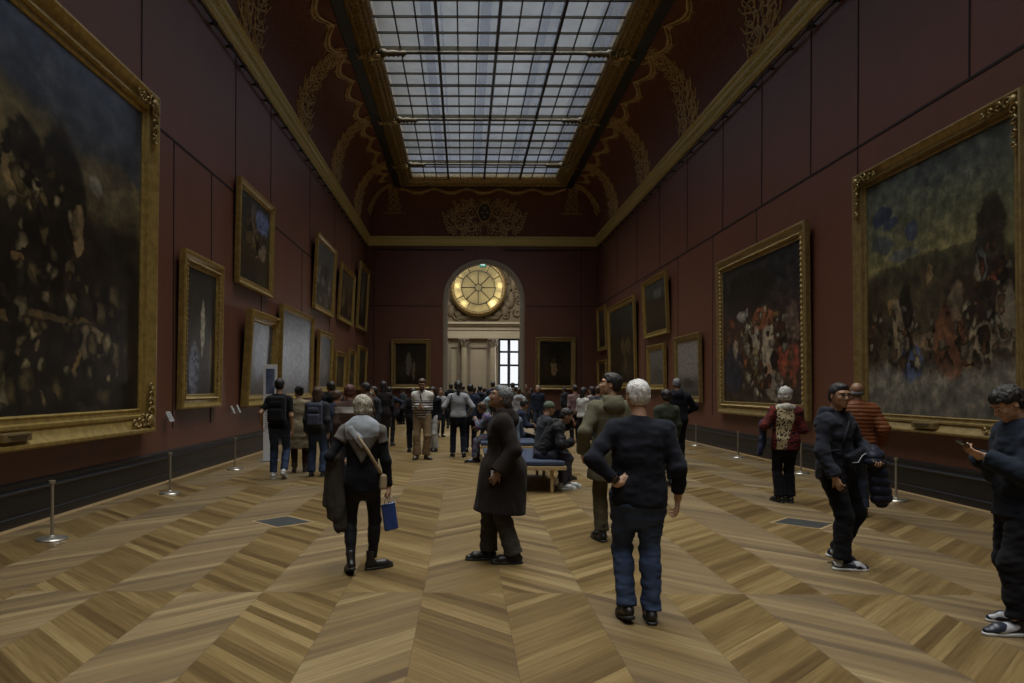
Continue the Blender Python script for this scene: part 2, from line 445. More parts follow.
# seams between the fabric panels
rnd = random.Random(4)
m = MB()
zs = 6.14
for X_, s_, ups, los in ((XL, 1, [12.05, 17.0, 20.1, 25.2, 30.0, 34.6], [13.4, 15.4, 19.2, 24.0, 28.9]),
                         (XR, -1, [7.9, 10.6, 13.6, 15.45, 18.0, 20.7, 24.0, 27.4, 31.0, 35.0], [13.6, 18.3, 21.5, 25.0, 29.5])):
    a, b = (X_ - 0.01, X_ + 0.012) if s_ > 0 else (X_ - 0.012, X_ + 0.01)
    m.box(a, b, YN, YF, zs - 0.02, zs + 0.02)
    for y in ups: m.box(a, b, y - 0.014, y + 0.014, zs, 9.42)
    for y in los: m.box(a, b, y - 0.014, y + 0.014, 0.9, zs)
for x in (XL + 0.35, XR - 0.9): m.box(x, x + 0.03, YF - 0.012, YF + 0.01, 0.9, 9.4)
m.box(XL, ACX - 2.3, YF - 0.012, YF + 0.01, 6.12, 6.15); m.box(ACX + 2.3, XR, YF - 0.012, YF + 0.01, 6.12, 6.15)
S(m.build('trim_8', M_seam))
# black plinth
def plinth(name, segs):
    m = MB()
    for (p0, p1, nx, ny) in segs:
        pr = [(0, 0), (0.10, 0), (0.10, 0.17), (0.085, 0.19), (0.075, 0.19), (0.075, 0.58), (0.10, 0.60), (0.11, 0.63), (0.09, 0.66), (0.05, 0.68), (0.05, 0.76), (0.02, 0.80), (0, 0.80)]
        vs = [(p0[0] + nx * a, p0[1] + ny * a, z) for a, z in pr] + [(p1[0] + nx * a, p1[1] + ny * a, z) for a, z in pr]
        vs = [(x, y, z * 0.64) for x, y, z in vs]
        n = len(pr); m.add(vs, [(k, k + 1, n + k + 1, n + k) for k in range(n - 1)] + [tuple(range(n)), tuple(range(2 * n - 1, n - 1, -1))])
    return S(m.build(name, M_black, auto=25))
plinth('baseboard_left', [((XL, YN), (XL, YF), 1, 0)])
plinth('baseboard_right', [((XR, YN), (XR, YF), -1, 0)])
plinth('baseboard_far', [((XL, YF), (ACX - ARI - 0.24, YF), 0, -1), ((ACX + ARI + 0.24, YF), (XR, YF), 0, -1)])
plinth('baseboard_near', [((XL, YN), (XR, YN), 0, 1)])
m = MB(); m.box(XL + 0.10, XL + 0.22, YN, YF - 0.1, 0.0, 0.004); m.box(XR - 0.22, XR - 0.10, YN, YF - 0.1, 0.0, 0.004)
S(m.build('trim_9', plain('pale_oak_border', (0.30, 0.20, 0.10), 0.4)))

# ------------------------------------------------------------------ skylight
sky = empty('window_1', (CX, (GN + GF) / 2, ZG)); S(sky)
IM = Matrix.Translation(-Vector(sky.location))
def mat_pane():
    t = NT('frosted_roof_glass')
    tr = t.new('ShaderNodeBsdfTransparent'); tr.inputs[0].default_value = (0.90, 0.94, 1.0, 1)
    gl = t.new('ShaderNodeBsdfGlossy'); gl.inputs['Roughness'].default_value = 0.25; gl.inputs[0].default_value = (0.5, 0.5, 0.5, 1)
    df = t.new('ShaderNodeBsdfTranslucent'); df.inputs[0].default_value = (0.75, 0.80, 0.88, 1)
    m1 = t.new('ShaderNodeMixShader'); t.put(m1.inputs[0], t.math('MULTIPLY_ADD', t.noise(t.pos(), 2.5, 3), 0.020, 0.005)); t.link(tr.outputs[0], m1.inputs[1]); t.link(df.outputs[0], m1.inputs[2])
    m2 = t.new('ShaderNodeMixShader'); m2.inputs[0].default_value = 0.05; t.link(m1.outputs[0], m2.inputs[1]); t.link(gl.outputs[0], m2.inputs[2])
    t.link(m2.outputs[0], t.out.inputs[0]); return t.m
M_pane = mat_pane()
NXP = 12; pw = (GR - GL) / NXP
ties = [TIE0 - BAY * k for k in range(0, 8)]
m = MB(); m.box(GL, GR, GN, GF, ZG, ZG + 0.012, M=IM); m.build('glass', M_pane, sky)
m = MB()
for k in range(1, NXP):
    if k % 3: m.box(GL + k * pw - 0.022, GL + k * pw + 0.022, GN, GF, ZG - 0.05, ZG, M=IM)
m.build('glazing_bars', M_iron, sky)
m = MB()
for k in range(3, NXP, 3): m.box(GL + k * pw - 0.045, GL + k * pw + 0.045, GN, GF, ZG - 0.14, ZG, M=IM)
m.build('main_glazing_bars', M_iron, sky)
m = MB(); cr = BAY / 6
y = ties[0] + BAY / 2
kk = 0
while y > GN:
    if kk % 6 != 3:
        h_ = 0.034 if kk % 3 == 0 else 0.02
        m.box(GL, GR, y - h_, y + h_, ZG - 0.05 - h_, ZG, M=IM)
    y -= cr; kk += 1
m.build('cross_bars', M_iron, sky)
for ty in ties:
    mm = MB(); mm.tube([(GL - 0.1, ty, ZG - 0.20), (GR + 0.1, ty, ZG - 0.20)], 0.055, 8)
    mm.box(GL, GR, ty - 0.02, ty + 0.02, ZG - 0.2, ZG)
    to = mm.build('tie_bar', M_tie, sky); to.matrix_local = IM
    br = MB()
    for sx, X_ in ((1, GL), (-1, GR)):
        pr = [(0.0, 0.14), (0.12, 0.13), (0.2, 0.08), (0.35, 0.10), (0.55, 0.075), (0.75, 0.085), (0.82, 0.03)]
        br.tube([(X_ + sx * a, ty, ZG - 0.22) for a, _ in pr], [r_ for _, r_ in pr], 8)
        for q in range(5): br.ball((X_ + sx * (0.1 + 0.15 * q), ty, ZG - 0.30), 0.045, 5)
    bo = br.build('tie_bar_socket', M_sock, sky, smooth=True); bo.matrix_local = IM
# the loft above the glass: white blinds and roof beams seen through the panes
m = MB(); zl = ZG + 0.55
for k in range(NXP // 3):
    xc = GL + (k + 0.5) * 3 * pw + 0.55
    m.box(xc - 0.16, xc + 0.16, GN, GF, zl, zl + 0.12, M=IM)
    m.box(xc + 0.42, xc + 0.50, GN, GF, zl, zl + 0.3, M=IM)
t = NT('pale_translucent_blind'); tr = t.new('ShaderNodeBsdfTransparent'); tr.inputs[0].default_value = (0.80, 0.82, 0.88, 1); df = t.new('ShaderNodeBsdfDiffuse'); df.inputs[0].default_value = (0.5, 0.53, 0.6, 1)
mx = t.new('ShaderNodeMixShader'); mx.inputs[0].default_value = 0.12; t.link(tr.outputs[0], mx.inputs[1]); t.link(df.outputs[0], mx.inputs[2]); t.link(mx.outputs[0], t.out.inputs[0])
m.build('roof_blinds', t.m, sky)
m = MB(); lz = ZG + 1.7
m.box(GL - 1.2, GR + 1.2, GN - 1, GF + 1.0, lz, lz + 0.1)
m.box(GL - 1.2, GL - 1.1, GN - 1, GF + 1.0, 12.3, lz); m.box(GR + 1.1, GR + 1.2, GN - 1, GF + 1, 12.3, lz)
m.box(GL - 1.2, GR + 1.2, GF + 0.9, GF + 1.0, 12.3, lz); m.box(GL - 1.2, GR + 1.2, GN - 1.0, GN - 0.9, 12.3, lz)
lo = m.build('loft_housing', plain('white_loft_lining', (0.6, 0.63, 0.68), 0.8), sky); lo.matrix_local = IM

# ------------------------------------------------------------------ gilded plaster ornaments
def cove_pt(side, u, v, lift=0.0):
    """point of the cove: u metres along the side, v 0..1 from cornice to band"""
    a = math.pi / 2 * v
    ins = 0.20 + 1.42 * (1 - math.cos(a)); z = 9.87 + 2.33 * math.sin(a)
    nx, nz = math.cos(a) * 0.88, -math.sin(a) * 0.9
    ins += nx * lift; z += nz * lift
    if side == 'L': return (XL + ins, u, z)
    if side == 'R': return (XR - ins, u, z)
    return (u, YF - ins, z)
def spiral(cx, cy, r, a0, turns, cw, n=16):
    out = []
    for i in range(n + 1):
        q = i / n; rr = r * (1 - 0.86 * q); a = a0 + (1 if cw else -1) * 2 * math.pi * turns * q
        out.append((cx + rr * math.cos(a), cy + rr * math.sin(a)))
    return out
def rib_curves(seed, wd):
    """scrolling foliage in (u, v): mirrored about u=0, v in metres 0..3.2 up the cove"""
    rr = random.Random(seed); cs = []
    for v0, half in ((0.15, wd), (0.5, wd * 0.95), (0.9, wd * 0.8), (1.3, wd * 0.62), (1.7, wd * 0.5), (2.1, wd * 0.42), (2.5, wd * 0.45), (2.85, wd * 0.55)):
        for s in (1, -1):
            r = half * 0.42
            cs.append([(s * x, y) for x, y in spiral(half * 0.52, v0, r, rr.uniform(2, 3.4), 1.4, True)])
            cs.append([(s * x, y) for x, y in spiral(half * 0.22, v0 + 0.17, r * 0.6, rr.uniform(-1, 1), 1.1, False, 11)])
            cs.append([(0, v0 - 0.2), (s * half * 0.3, v0 - 0.1), (s * half * 0.85, v0 + 0.1), (s * half * 0.98, v0 + 0.3)])
            cs.append([(s * half * 0.4, v0), (s * half * 0.75, v0 + 0.26), (s * half * 0.6, v0 + 0.38)])
    return cs
def rib_mesh(side, u0, seed, wd=1.15):
    m = MB()
    for c in rib_curves(seed, wd):
        m.tube([cove_pt(side, u0 + x, min(0.99, max(0.0, y / 3.2)), 0.02) for x, y in c], 0.024, 4, caps=False)
    return m
def festoons(side, u0, u1, n, m):
    for k in range(n):
        a = u0 + (u1 - u0) * k / n; b = u0 + (u1 - u0) * (k + 1) / n
        for dv, rr_ in ((0.0, 0.055), (0.05, 0.03)):
            m.tube([cove_pt(side, a + (b - a) * q / 10, 0.95 - dv - 0.16 * math.sin(math.pi * q / 10), 0.03) for q in range(11)], [rr_ * (0.5 + 0.8 * math.sin(math.pi * q / 10)) for q in range(11)], 5)
        for t_ in (-0.10, 0.0, 0.10):
            m.tube([cove_pt(side, a + t_ * q / 3.0, 0.97 - 0.05 * q, 0.03) for q in range(4)], [0.04, 0.03, 0.03, 0.012], 5)
        for t_ in (-0.3, -0.15, 0.0, 0.15, 0.3):
            mid = (a + b) / 2
            m.tube([cove_pt(side, mid + t_ * 0.5, 0.78, 0.03), cove_pt(side, mid + t_, 0.70, 0.03)], [0.03, 0.008], 4)
k = 10
for side in 'LR':
    m = MB()
    for ty in ties[:6]: festoons(side, ty, ty + (BAY if ty < 34 else 2.6), 3 if ty < 34 else 2, m)
    festoons(side, ties[5] - BAY, ties[5], 3, m)
    S(m.build('trim_%d' % k, M_relief, smooth=True)); k += 1
m = MB(); festoons('F', GL - 0.7, GR + 0.7, 5, m); S(m.build('trim_%d' % k, M_relief, smooth=True)); k += 1
for i, ty in enumerate(ties[:6]):
    for side in 'LR':
        o = rib_mesh(side, ty, i * 2 + (side == 'R')).build('trim_%d' % k, M_relief, smooth=True); S(o); k += 1
# corner scrolls and bosses where the tie bars meet the frame
m = MB()
for sx, side in ((1, 'L'), (-1, 'R')):
    for c in rib_curves(31 + sx, 0.8):
        m.tube([cove_pt(side, YF - 1.9 + x, min(0.99, max(0.25, y / 3.2)), 0.02) for x, y in c], 0.017, 4, caps=False)
        m.tube([cove_pt('F', (XL + 1.5 if sx > 0 else XR - 1.5) + x * 0.8, min(0.99, max(0.35, y / 3.2)), 0.02) for x, y in c], 0.014, 4, caps=False)
S(m.build('trim_%d' % k, M_relief, smooth=True)); k += 1
m = MB(); rb = random.Random(8)
for ty in ties[:6]:
    for sx, X_ in ((1, GL), (-1, GR)):
        c = (X_ - sx * 0.34, ty, 12.13)
        m.lathe([(0.0001, -0.12), (0.10, -0.10), (0.17, -0.03), (0.17, 0.05)], c, 12)
        for q in range(12):
            a = q * math.pi / 6; L_ = 0.42 if q % 3 else 0.6
            m.tube([(c[0] + math.cos(a) * 0.1, ty + math.sin(a) * 0.1, c[2]), (c[0] + math.cos(a) * L_ * 0.6, ty + math.sin(a) * L_ * 0.7, c[2] - 0.06), (c[0] + math.cos(a + 0.35) * L_ * 0.8, ty + math.sin(a + 0.35) * L_, c[2] + 0.03)], [0.05, 0.045, 0.015], 5)
S(m.build('trim_%d' % k, M_gold, smooth=True)); k += 1
# coat of arms on the far cove
arms = empty('crest_relief', (ACX, YF - 0.4, 9.8), 0, 'gilded coat of arms relief with oval shield and crown above the arch', 'relief')
AI = Matrix.Translation(-Vector(arms.location))
m = MB()
for s in (1, -1):
    for (cx_, cv_, r_, a0) in ((0.75, 0.55, 0.34, 3), (1.35, 0.62, 0.30, 3), (1.9, 0.5, 0.24, 3), (0.7, 1.2, 0.30, 2), (1.25, 1.15, 0.26, 4), (1.75, 1.0, 0.22, 2), (0.6, 1.75, 0.24, 3), (1.05, 1.7, 0.22, 1), (0.35, 0.3, 0.22, 1), (1.5, 1.6, 0.18, 2.5), (2.1, 0.95, 0.16, 2), (1.1, 0.28, 0.2, 1.2), (1.65, 0.25, 0.16, 1.2)):
        m.tube([cove_pt('F', ACX + s * x, y / 3.2, 0.03) for x, y in spiral(cx_, cv_, r_, a0, 1.5, True)], 0.026, 5)
        m.tube([cove_pt('F', ACX + s * x, y / 3.2, 0.03) for x, y in spiral(cx_ + 0.15, cv_ + 0.2, r_ * 0.5, a0 + 2, 1.0, False, 9)], 0.02, 4)
        m.tube([cove_pt('F', ACX + s * x, y / 3.2, 0.03) for x, y in ((cx_ - r_, cv_ - 0.2), (cx_, cv_ - 0.3), (cx_ + r_, cv_ + 0.1), (cx_ + r_ * 1.3, cv_ + 0.3))], [0.03, 0.03, 0.02, 0.01], 4)
rs = random.Random(12)
for q in range(46):
    x = rs.uniform(0.12, 2.15); v = rs.uniform(0.12, 2.0)
    if (x / 2.3) ** 2 + (v / 2.15) ** 2 > 1 or (x < 0.5 and 0.65 < v): continue
    r_ = rs.uniform(0.10, 0.2); a0 = rs.uniform(0, 6)
    for s in (1, -1): m.tube([cove_pt('F', ACX + s * a, max(0.01, b / 3.2), 0.03) for a, b in spiral(x, v, r_, a0, 1.2, q % 2 == 0, 9)], 0.022, 4)
sc_o = m.build('scrollwork', M_relief, arms, smooth=True); sc_o.matrix_local = AI
m = MB()
m.tube([cove_pt('F', ACX + 0.36 * math.cos(a), (1.25 + 0.52 * math.sin(a)) / 3.2, 0.05) for a in [2 * math.pi * q / 24 for q in range(24)]], 0.055, 6, closed=True)
ro = m.build('shield_rim', M_gold, arms, smooth=True); ro.matrix_local = AI
m = MB(); m.add([cove_pt('F', ACX + 0.33 * math.cos(a), (1.25 + 0.49 * math.sin(a)) / 3.2, 0.04) for a in [2 * math.pi * q / 24 for q in range(24)]], [tuple(range(24))])
so = m.build('shield', M_teal, arms); so.matrix_local = AI
m = MB()
for (dx, v, r_) in ((0, 1.45, 0.09), (-0.14, 1.2, 0.08), (0.14, 1.2, 0.08), (0, 0.98, 0.09)): m.ball(cove_pt('F', ACX + dx, v / 3.2, 0.06), r_, 6)
eo = m.build('shield_emblem', M_gold, arms, smooth=True); eo.matrix_local = AI
m = MB()
m.tube([cove_pt('F', ACX - 0.32 + 0.08 * q, (1.86 + 0.02 * math.sin(q)) / 3.2, 0.06) for q in range(9)], 0.05, 6)
for q in range(5):
    x = -0.3 + 0.15 * q
    m.tube([cove_pt('F', ACX + x, 1.88 / 3.2, 0.06), cove_pt('F', ACX + x * 0.55, 2.18 / 3.2, 0.08)], [0.035, 0.02], 5); m.ball(cove_pt('F', ACX + x * 1.05, 2.02 / 3.2, 0.09), 0.045, 5)
ko = m.build('crown', M_gold, arms, smooth=True); ko.matrix_local = AI

# ------------------------------------------------------------------ stone hall beyond the arch
HY0, HY1, HXL, HXR, HZ = YF + T, 52.0, XL - T, XR + T, 12.0
WX0, WX1, WZ1 = 2.42, 3.92, 5.15
RWX, RWZ, RWR = 0.97, 8.69, 1.74
m = MB()
def wallrect(x0, x1, z0, z1): m.box(x0, x1, HY1, HY1 + 0.4, z0, z1)
wallrect(HXL, WX0, 0, 5.4); wallrect(WX1, HXR, 0, 5.4); wallrect(WX0, WX1, WZ1, 5.4); wallrect(WX0, WX1, 0, 0.5)
wallrect(HXL, HXR, 5.4, HZ)
S(m.build('wall_hall_far', M_stone))
plane_struct('wall_hall_left', [(HXL - 0.3, HXL, HY0, HY1, 0, HZ)], M_stone)
plane_struct('wall_hall_right', [(HXR, HXR + 0.3, HY0, HY1, 0, HZ)], M_stone)
plane_struct('ceiling_hall', [(HXL, HXR, HY0, HY1, HZ, HZ + 0.2)], M_stone)
# entablature and panel mouldings
m = MB(); y1 = HY1
for (z0, z1, d) in ((5.15, 5.32, 0.30), (5.32, 5.75, 0.24), (5.75, 5.83, 0.30), (5.83, 6.05, 0.22), (6.05, 6.16, 0.36), (6.16, 6.30, 0.46)):
    m.box(HXL, HXR, y1 - d, y1, z0, z1)
S(m.build('trim_%d' % k, M_stone)); k += 1
m = MB()
def rectframe(x0, x1, z0, z1, y, wd, dp):
    m.box(x0, x1, y - dp, y, z0, z0 + wd); m.box(x0, x1, y - dp, y, z1 - wd, z1)
    m.box(x0, x0 + wd, y - dp, y, z0 + wd, z1 - wd); m.box(x1 - wd, x1, y - dp, y, z0 + wd, z1 - wd)
rectframe(0.35, 1.68, 0.9, 4.6, y1, 0.10, 0.08); rectframe(-1.0, -0.45, 0.9, 4.6, y1, 0.08, 0.08); rectframe(-2.6, -1.4, 0.9, 4.6, y1, 0.08, 0.08)
m.box(-1.3, -1.1, y1 - 0.14, y1, 0, 5.15); m.box(-0.42, -0.28, y1 - 0.16, y1, 0, 5.15)
S(m.build('trim_%d' % k, M_stone2)); k += 1
def column(x, y, lab):
    c = empty('column', (x, y, 0), 0, lab, 'column', 'stone columns of the hall beyond the arch')
    MB().box(-0.32, 0.32, -0.32, 0.32, 0, 0.9).lathe([(0.31, 0.9), (0.31, 0.98), (0.26, 1.02), (0.28, 1.08), (0.23, 1.12)]).build('pedestal', M_stone2, c, bevel=0.01)
    MB().lathe([(0.235, 1.12), (0.235, 2.4), (0.22, 3.6), (0.205, 4.52), (0.23, 4.54), (0.23, 4.58)]).build('shaft', M_stone, c, auto=40)
    q = MB().lathe([(0.2, 4.58), (0.22, 4.75), (0.27, 4.9), (0.33, 5.02), (0.33, 5.04)]).box(-0.38, 0.38, -0.34, 0.34, 5.04, 5.15)
    for a in range(8):
        an = a * math.pi / 4; q.tube([(0.21 * math.cos(an), 0.21 * math.sin(an), 4.6), (0.29 * math.cos(an), 0.29 * math.sin(an), 4.8), (0.40 * math.cos(an), 0.40 * math.sin(an), 4.95), (0.36 * math.cos(an), 0.36 * math.sin(an), 4.86)], [0.07, 0.07, 0.05, 0.03], 5)
    q.build('capital', M_stone2, c, auto=40)
    return c
column(0.0, y1 - 0.42, 'left pale stone column seen through the arch, under the round window')
column(2.02, y1 - 0.42, 'pale stone column seen through the arch, directly left of the tall white window')
# tall window
w3 = empty('window_3', ((WX0 + WX1) / 2, y1 + 0.1, 0.5)); S(w3); WI = Matrix.Translation(-Vector(w3.location))
t = NT('overcast_daylight'); em = t.new('ShaderNodeEmission'); em.inputs[0].default_value = (0.93, 0.95, 1.0, 1); em.inputs[1].default_value = 1.15
t.link(em.outputs[0], t.out.inputs[0]); M_day = t.m
MB().box(WX0 - 0.3, WX1 + 0.3, y1 + 0.5, y1 + 0.52, 0.2, WZ1 + 0.3, M=WI).build('overcast_sky', M_day, w3)
m = MB(); M_mull = plain('dark_window_frame', (0.03, 0.035, 0.05), 0.5)
for x, h_ in ((WX0 + 0.07, 0.07), (3.17, 0.10), (WX1 - 0.05, 0.05)): m.box(x - h_, x + h_, y1 + 0.02, y1 + 0.14, 0.5, WZ1)
for z in (0.56, 1.9, 3.27, 4.22, 5.1): m.box(WX0, WX1, y1 + 0.03, y1 + 0.13, z - 0.07, z + 0.07)
m.build('window_frame', M_mull, w3, M=WI)
t = NT('clear_window_glass'); tr = t.new('ShaderNodeBsdfTransparent'); gl = t.new('ShaderNodeBsdfGlossy'); gl.inputs['Roughness'].default_value = 0.05
mx = t.new('ShaderNodeMixShader'); mx.inputs[0].default_value = 0.06; t.link(tr.outputs[0], mx.inputs[1]); t.link(gl.outputs[0], mx.inputs[2]); t.link(mx.outputs[0], t.out.inputs[0])
MB().box(WX0, WX1, y1 + 0.07, y1 + 0.08, 0.5, WZ1).build('glass', t.m, w3, M=WI)
# round lamp-lit window with its gilded frame
yr = y1 - 0.27
w2 = empty('window_2', (RWX, yr, RWZ)); S(w2)
RX = Matrix.Rotation(R(90), 4, 'X')            # lathe axis -> -y
def ring(m, r0, r1, d0, d1, n=48): m.lathe([(r0, d0), (r0, d1), (r1, d1), (r1, d0)], (0, 0, 0), n, 0, RX)
m = MB(); m.lathe([(1.74, -0.25), (1.74, 0.30), (1.76, 0.34), (1.80, 0.30), (1.86, 0.32), (1.90, 0.22), (1.98, 0.18), (2.0, -0.25)], (0, 0, 0), 56, 0, RX)
for q in range(48):
    a = q * math.pi / 24; m.ball((1.84 * math.cos(a), -0.31, 1.84 * math.sin(a)), 0.055, 5)
m.build('gilded_frame', M_goldd, w2, smooth=True)
t = NT('warm_translucent_glass'); tl = t.new('ShaderNodeBsdfTranslucent'); tl.inputs[0].default_value = (0.86, 0.76, 0.50, 1)
df = t.new('ShaderNodeBsdfDiffuse'); df.inputs[0].default_value = (0.4, 0.36, 0.24, 1)
mx = t.new('ShaderNodeMixShader'); mx.inputs[0].default_value = 0.2; t.link(tl.outputs[0], mx.inputs[1]); t.link(df.outputs[0], mx.inputs[2]); t.link(mx.outputs[0], t.out.inputs[0])
m = MB(); m.lathe([(0.0001, 0.21), (1.73, 0.21), (1.73, 0.20)], (0, 0, 0), 56, 0, RX); m.build('glass', t.m, w2)
m = MB(); ring(m, 0.22, 0.27, 0.19, 0.25); ring(m, 1.16, 1.20, 0.19, 0.25); ring(m, 1.70, 1.74, 0.19, 0.26)
for q in range(8):
    a = q * math.pi / 4 ; m.tube([(0.26 * math.cos(a), -0.23, 0.26 * math.sin(a)), (1.17 * math.cos(a), -0.23, 1.17 * math.sin(a))], 0.032, 4)
    a = (q + 0.5) * math.pi / 4 - R(6) * (1 if q % 2 else -1); m.tube([(1.18 * math.cos(a), -0.23, 1.18 * math.sin(a)), (1.72 * math.cos(a), -0.23, 1.72 * math.sin(a))], 0.032, 4)
m.build('tracery', M_iron, w2)
MB().lathe([(0.0001, -0.24), (1.71, -0.24), (1.71, 0.19)], (0, 0, 0), 40, 0, RX).build('lamp_box', plain('white_lamp_box', (0.85, 0.85, 0.8), 0.8), w2)
def point(name, loc, e, col, rad=0.05):
    d = bpy.data.lights.new(name, 'POINT'); d.energy = e; d.color = col; d.shadow_soft_size = rad
    o = bpy.data.objects.new(name, d); COL.objects.link(o); o.location = loc; return o
for a, e in ((175, 9.0), (200, 7), (228, 9.0), (-48, 13.0), (-22, 7.0), (5, 9.0), (120, 3.5), (90, 3.0), (60, 3.5), (-90, 4), (150, 5), (30, 5)):
    point('window_lamp', (RWX + 1.48 * math.cos(R(a)), yr - 0.02, RWZ + 1.48 * math.sin(R(a))), e * e * 0.036, (1.0, 0.83, 0.47), 0.08)
for a in range(0, 360, 60): point('window_lamp', (RWX + 0.7 * math.cos(R(a)), yr + 0.12, RWZ + 0.7 * math.sin(R(a))), 1.3, (1.0, 0.83, 0.47), 0.12)
# carved lunette round the window
m = MB(); rs = random.Random(3)
for s in (1, -1):
    for q in range(34):
        a = rs.uniform(-80, 75); rr_ = rs.uniform(2.05, 3.3)
        x, z = RWX + s * rr_ * math.cos(R(a)), RWZ + rr_ * math.sin(R(a))
        if z < 6.45 or z > 11.6: continue
        m.tube([(x + px_, HY1 - 0.07, z + pz_) for px_, pz_ in spiral(0, 0, rs.uniform(0.18, 0.4), rs.uniform(0, 6), 1.2, q % 2 == 0, 10)], [0.08 - 0.006 * i for i in range(11)], 5)
    for (dx, z, r1, h1) in ((0.7, 6.75, 0.28, 0.22), (1.35, 6.85, 0.34, 0.3), (1.9, 7.1, 0.3, 0.45), (1.1, 6.6, 0.5, 0.16), (2.35, 7.9, 0.25, 0.6), (2.1, 7.5, 0.3, 0.3), (2.5, 9.0, 0.22, 0.55)):
        m.ball((RWX + s * dx, HY1 - 0.03, z), (r1, 0.16, h1), 8)
S(m.build('trim_%d' % k, M_carve, smooth=True)); k += 1
MB_ = MB().box(HXL, HXR, HY1 - 0.03, HY1 - 0.005, 6.3, 11.9); S(MB_.build('trim_%d' % k, M_carve)); k += 1
# exit sign hanging in the crown of the arch
ex, ez = at_depth(482.8, 265.2, YF + 0.1)
es = empty('exit_sign', (ex, YF + 0.1, ez - 0.12), 0, 'small green lit exit sign hanging under the top of the arch', 'sign')
MB().box(-0.19, 0.19, -0.03, 0.03, 0, 0.26).box(-0.01, 0.01, -0.01, 0.01, 0.26, ARI + ASZ - ez + 0.14).build('sign_box', plain('sign_casing', (0.05, 0.16, 0.10), 0.5), es)
t = NT('lit_green_sign'); em = t.new('ShaderNodeEmission'); em.inputs[0].default_value = (0.10, 0.38, 0.26, 1); em.inputs[1].default_value = 0.6; t.link(em.outputs[0], t.out.inputs[0])
MB().box(-0.18, 0.18, -0.036, -0.031, 0.01, 0.25).build('sign_face', t.m, es)
t = NT('lit_white_symbol'); em = t.new('ShaderNodeEmission'); em.inputs[0].default_value = (0.8, 1, 0.9, 1); em.inputs[1].default_value = 0.9; t.link(em.outputs[0], t.out.inputs[0])
MB().box(-0.12, 0.04, -0.042, -0.037, 0.11, 0.16).add([(0.03, -0.04, 0.07), (0.13, -0.04, 0.135), (0.03, -0.04, 0.20)], [(0, 1, 2)]).build('arrow_symbol', t.m, es)

# ------------------------------------------------------------------ small fittings
def stanchion(x, y, lab):
    s = empty('barrier_post', (x, y, 0), 0, lab, 'barrier post', 'low steel barrier posts along the walls')
    MB().lathe([(0.0001, 0.0), (0.155, 0.0), (0.16, 0.008), (0.15, 0.022), (0.05, 0.032), (0.022, 0.05)]).build('base', M_steel, s, auto=40)
    MB().lathe([(0.017, 0.03), (0.017, 0.61), (0.0001, 0.612)], n=14).build('pole', M_steel, s, auto=40)
    MB().lathe([(0.018, 0.60), (0.03, 0.61), (0.034, 0.625), (0.034, 0.636), (0.0001, 0.642)], n=16).build('cap', M_steel, s, auto=40)
    return s
for (px, py, lab) in ((52, 541, 'steel barrier post nearest the camera by the left wall'), (170, 495, 'steel barrier post by the left wall, under the right end of the huge gilt frame'),
                      (235, 471, 'steel barrier post by the left wall, left of the white info panel'),
                      (696, 447, 'steel barrier post by the right wall, farthest one, below the pale grey sea canvas'), (738, 459, 'steel barrier post by the right wall, below the left part of the crimson canvas'),
                      (801, 475, 'steel barrier post by the right wall, beside the woman in the leopard panelled jacket'), (896, 502, 'nearest steel barrier post by the right wall, right of the man with glasses')):
    x, y = ground(px, py - 1.5); stanchion(x, y, lab)
def hatch(px, py, lab):
    x, y = ground(px, py); h = empty('floor_hatch', (x, y, 0), R(45), lab, 'floor hatch', 'diamond shaped floor hatches')
    MB().box(-0.235, 0.235, -0.27, 0.27, 0.0005, 0.006).build('plate', plain('dark_grey_hatch', (0.045, 0.05, 0.05), 0.4, 0.2, 0.2, 12), h)
    m = MB(); 
    for (a, b, c, d) in ((-0.27, 0.27, -0.305, -0.27), (-0.27, 0.27, 0.27, 0.305), (-0.27, -0.235, -0.27, 0.27), (0.235, 0.27, -0.27, 0.27)): m.box(a, b, c, d, 0.0005, 0.0045)
    m.build('oak_rim', plain('pale_oak_rim', (0.33, 0.23, 0.12), 0.4), h)
hatch(283, 521.8, 'dark square floor hatch set diagonally in the parquet at left')
hatch(803, 523.3, 'dark square floor hatch set diagonally in the parquet at right')
M_card = plain('grey_card', (0.36, 0.36, 0.36), 0.6); M_ink = plain('dark_ink', (0.05, 0.05, 0.05), 0.6)
def wall_card(px, py, lab, wd=0.2):
    y, z = on_wall(XL + 0.06, px, py); c = empty('wall_label', (XL, y, z - 0.1), 0, lab, 'label', 'small grey labels on the left wall')
    M = Matrix.Translation((0.09, 0, 0)) @ Matrix.Rotation(R(-25), 4, 'Y')
    MB().box(0.04, 0.055, -wd / 2, wd / 2, 0.0, 0.19, M=M).box(0, 0.06, -0.02, 0.02, 0.06, 0.09).build('card', M_card, c)
    m = MB()
    for q in range(4): m.box(0.056, 0.0565, -wd * 0.38, wd * (0.38 - 0.09 * (q % 2)), 0.15 - q * 0.035, 0.158 - q * 0.035, M=M)
    m.build('printed_lines', M_ink, c)
wall_card(168, 417, 'grey wall label just right of the huge gilt frame')
wall_card(231.5, 410, 'grey wall label left one of the pair beside the tall moonlit canvas', 0.13)
wall_card(237, 409, 'grey wall label right one of the pair beside the tall moonlit canvas', 0.13)
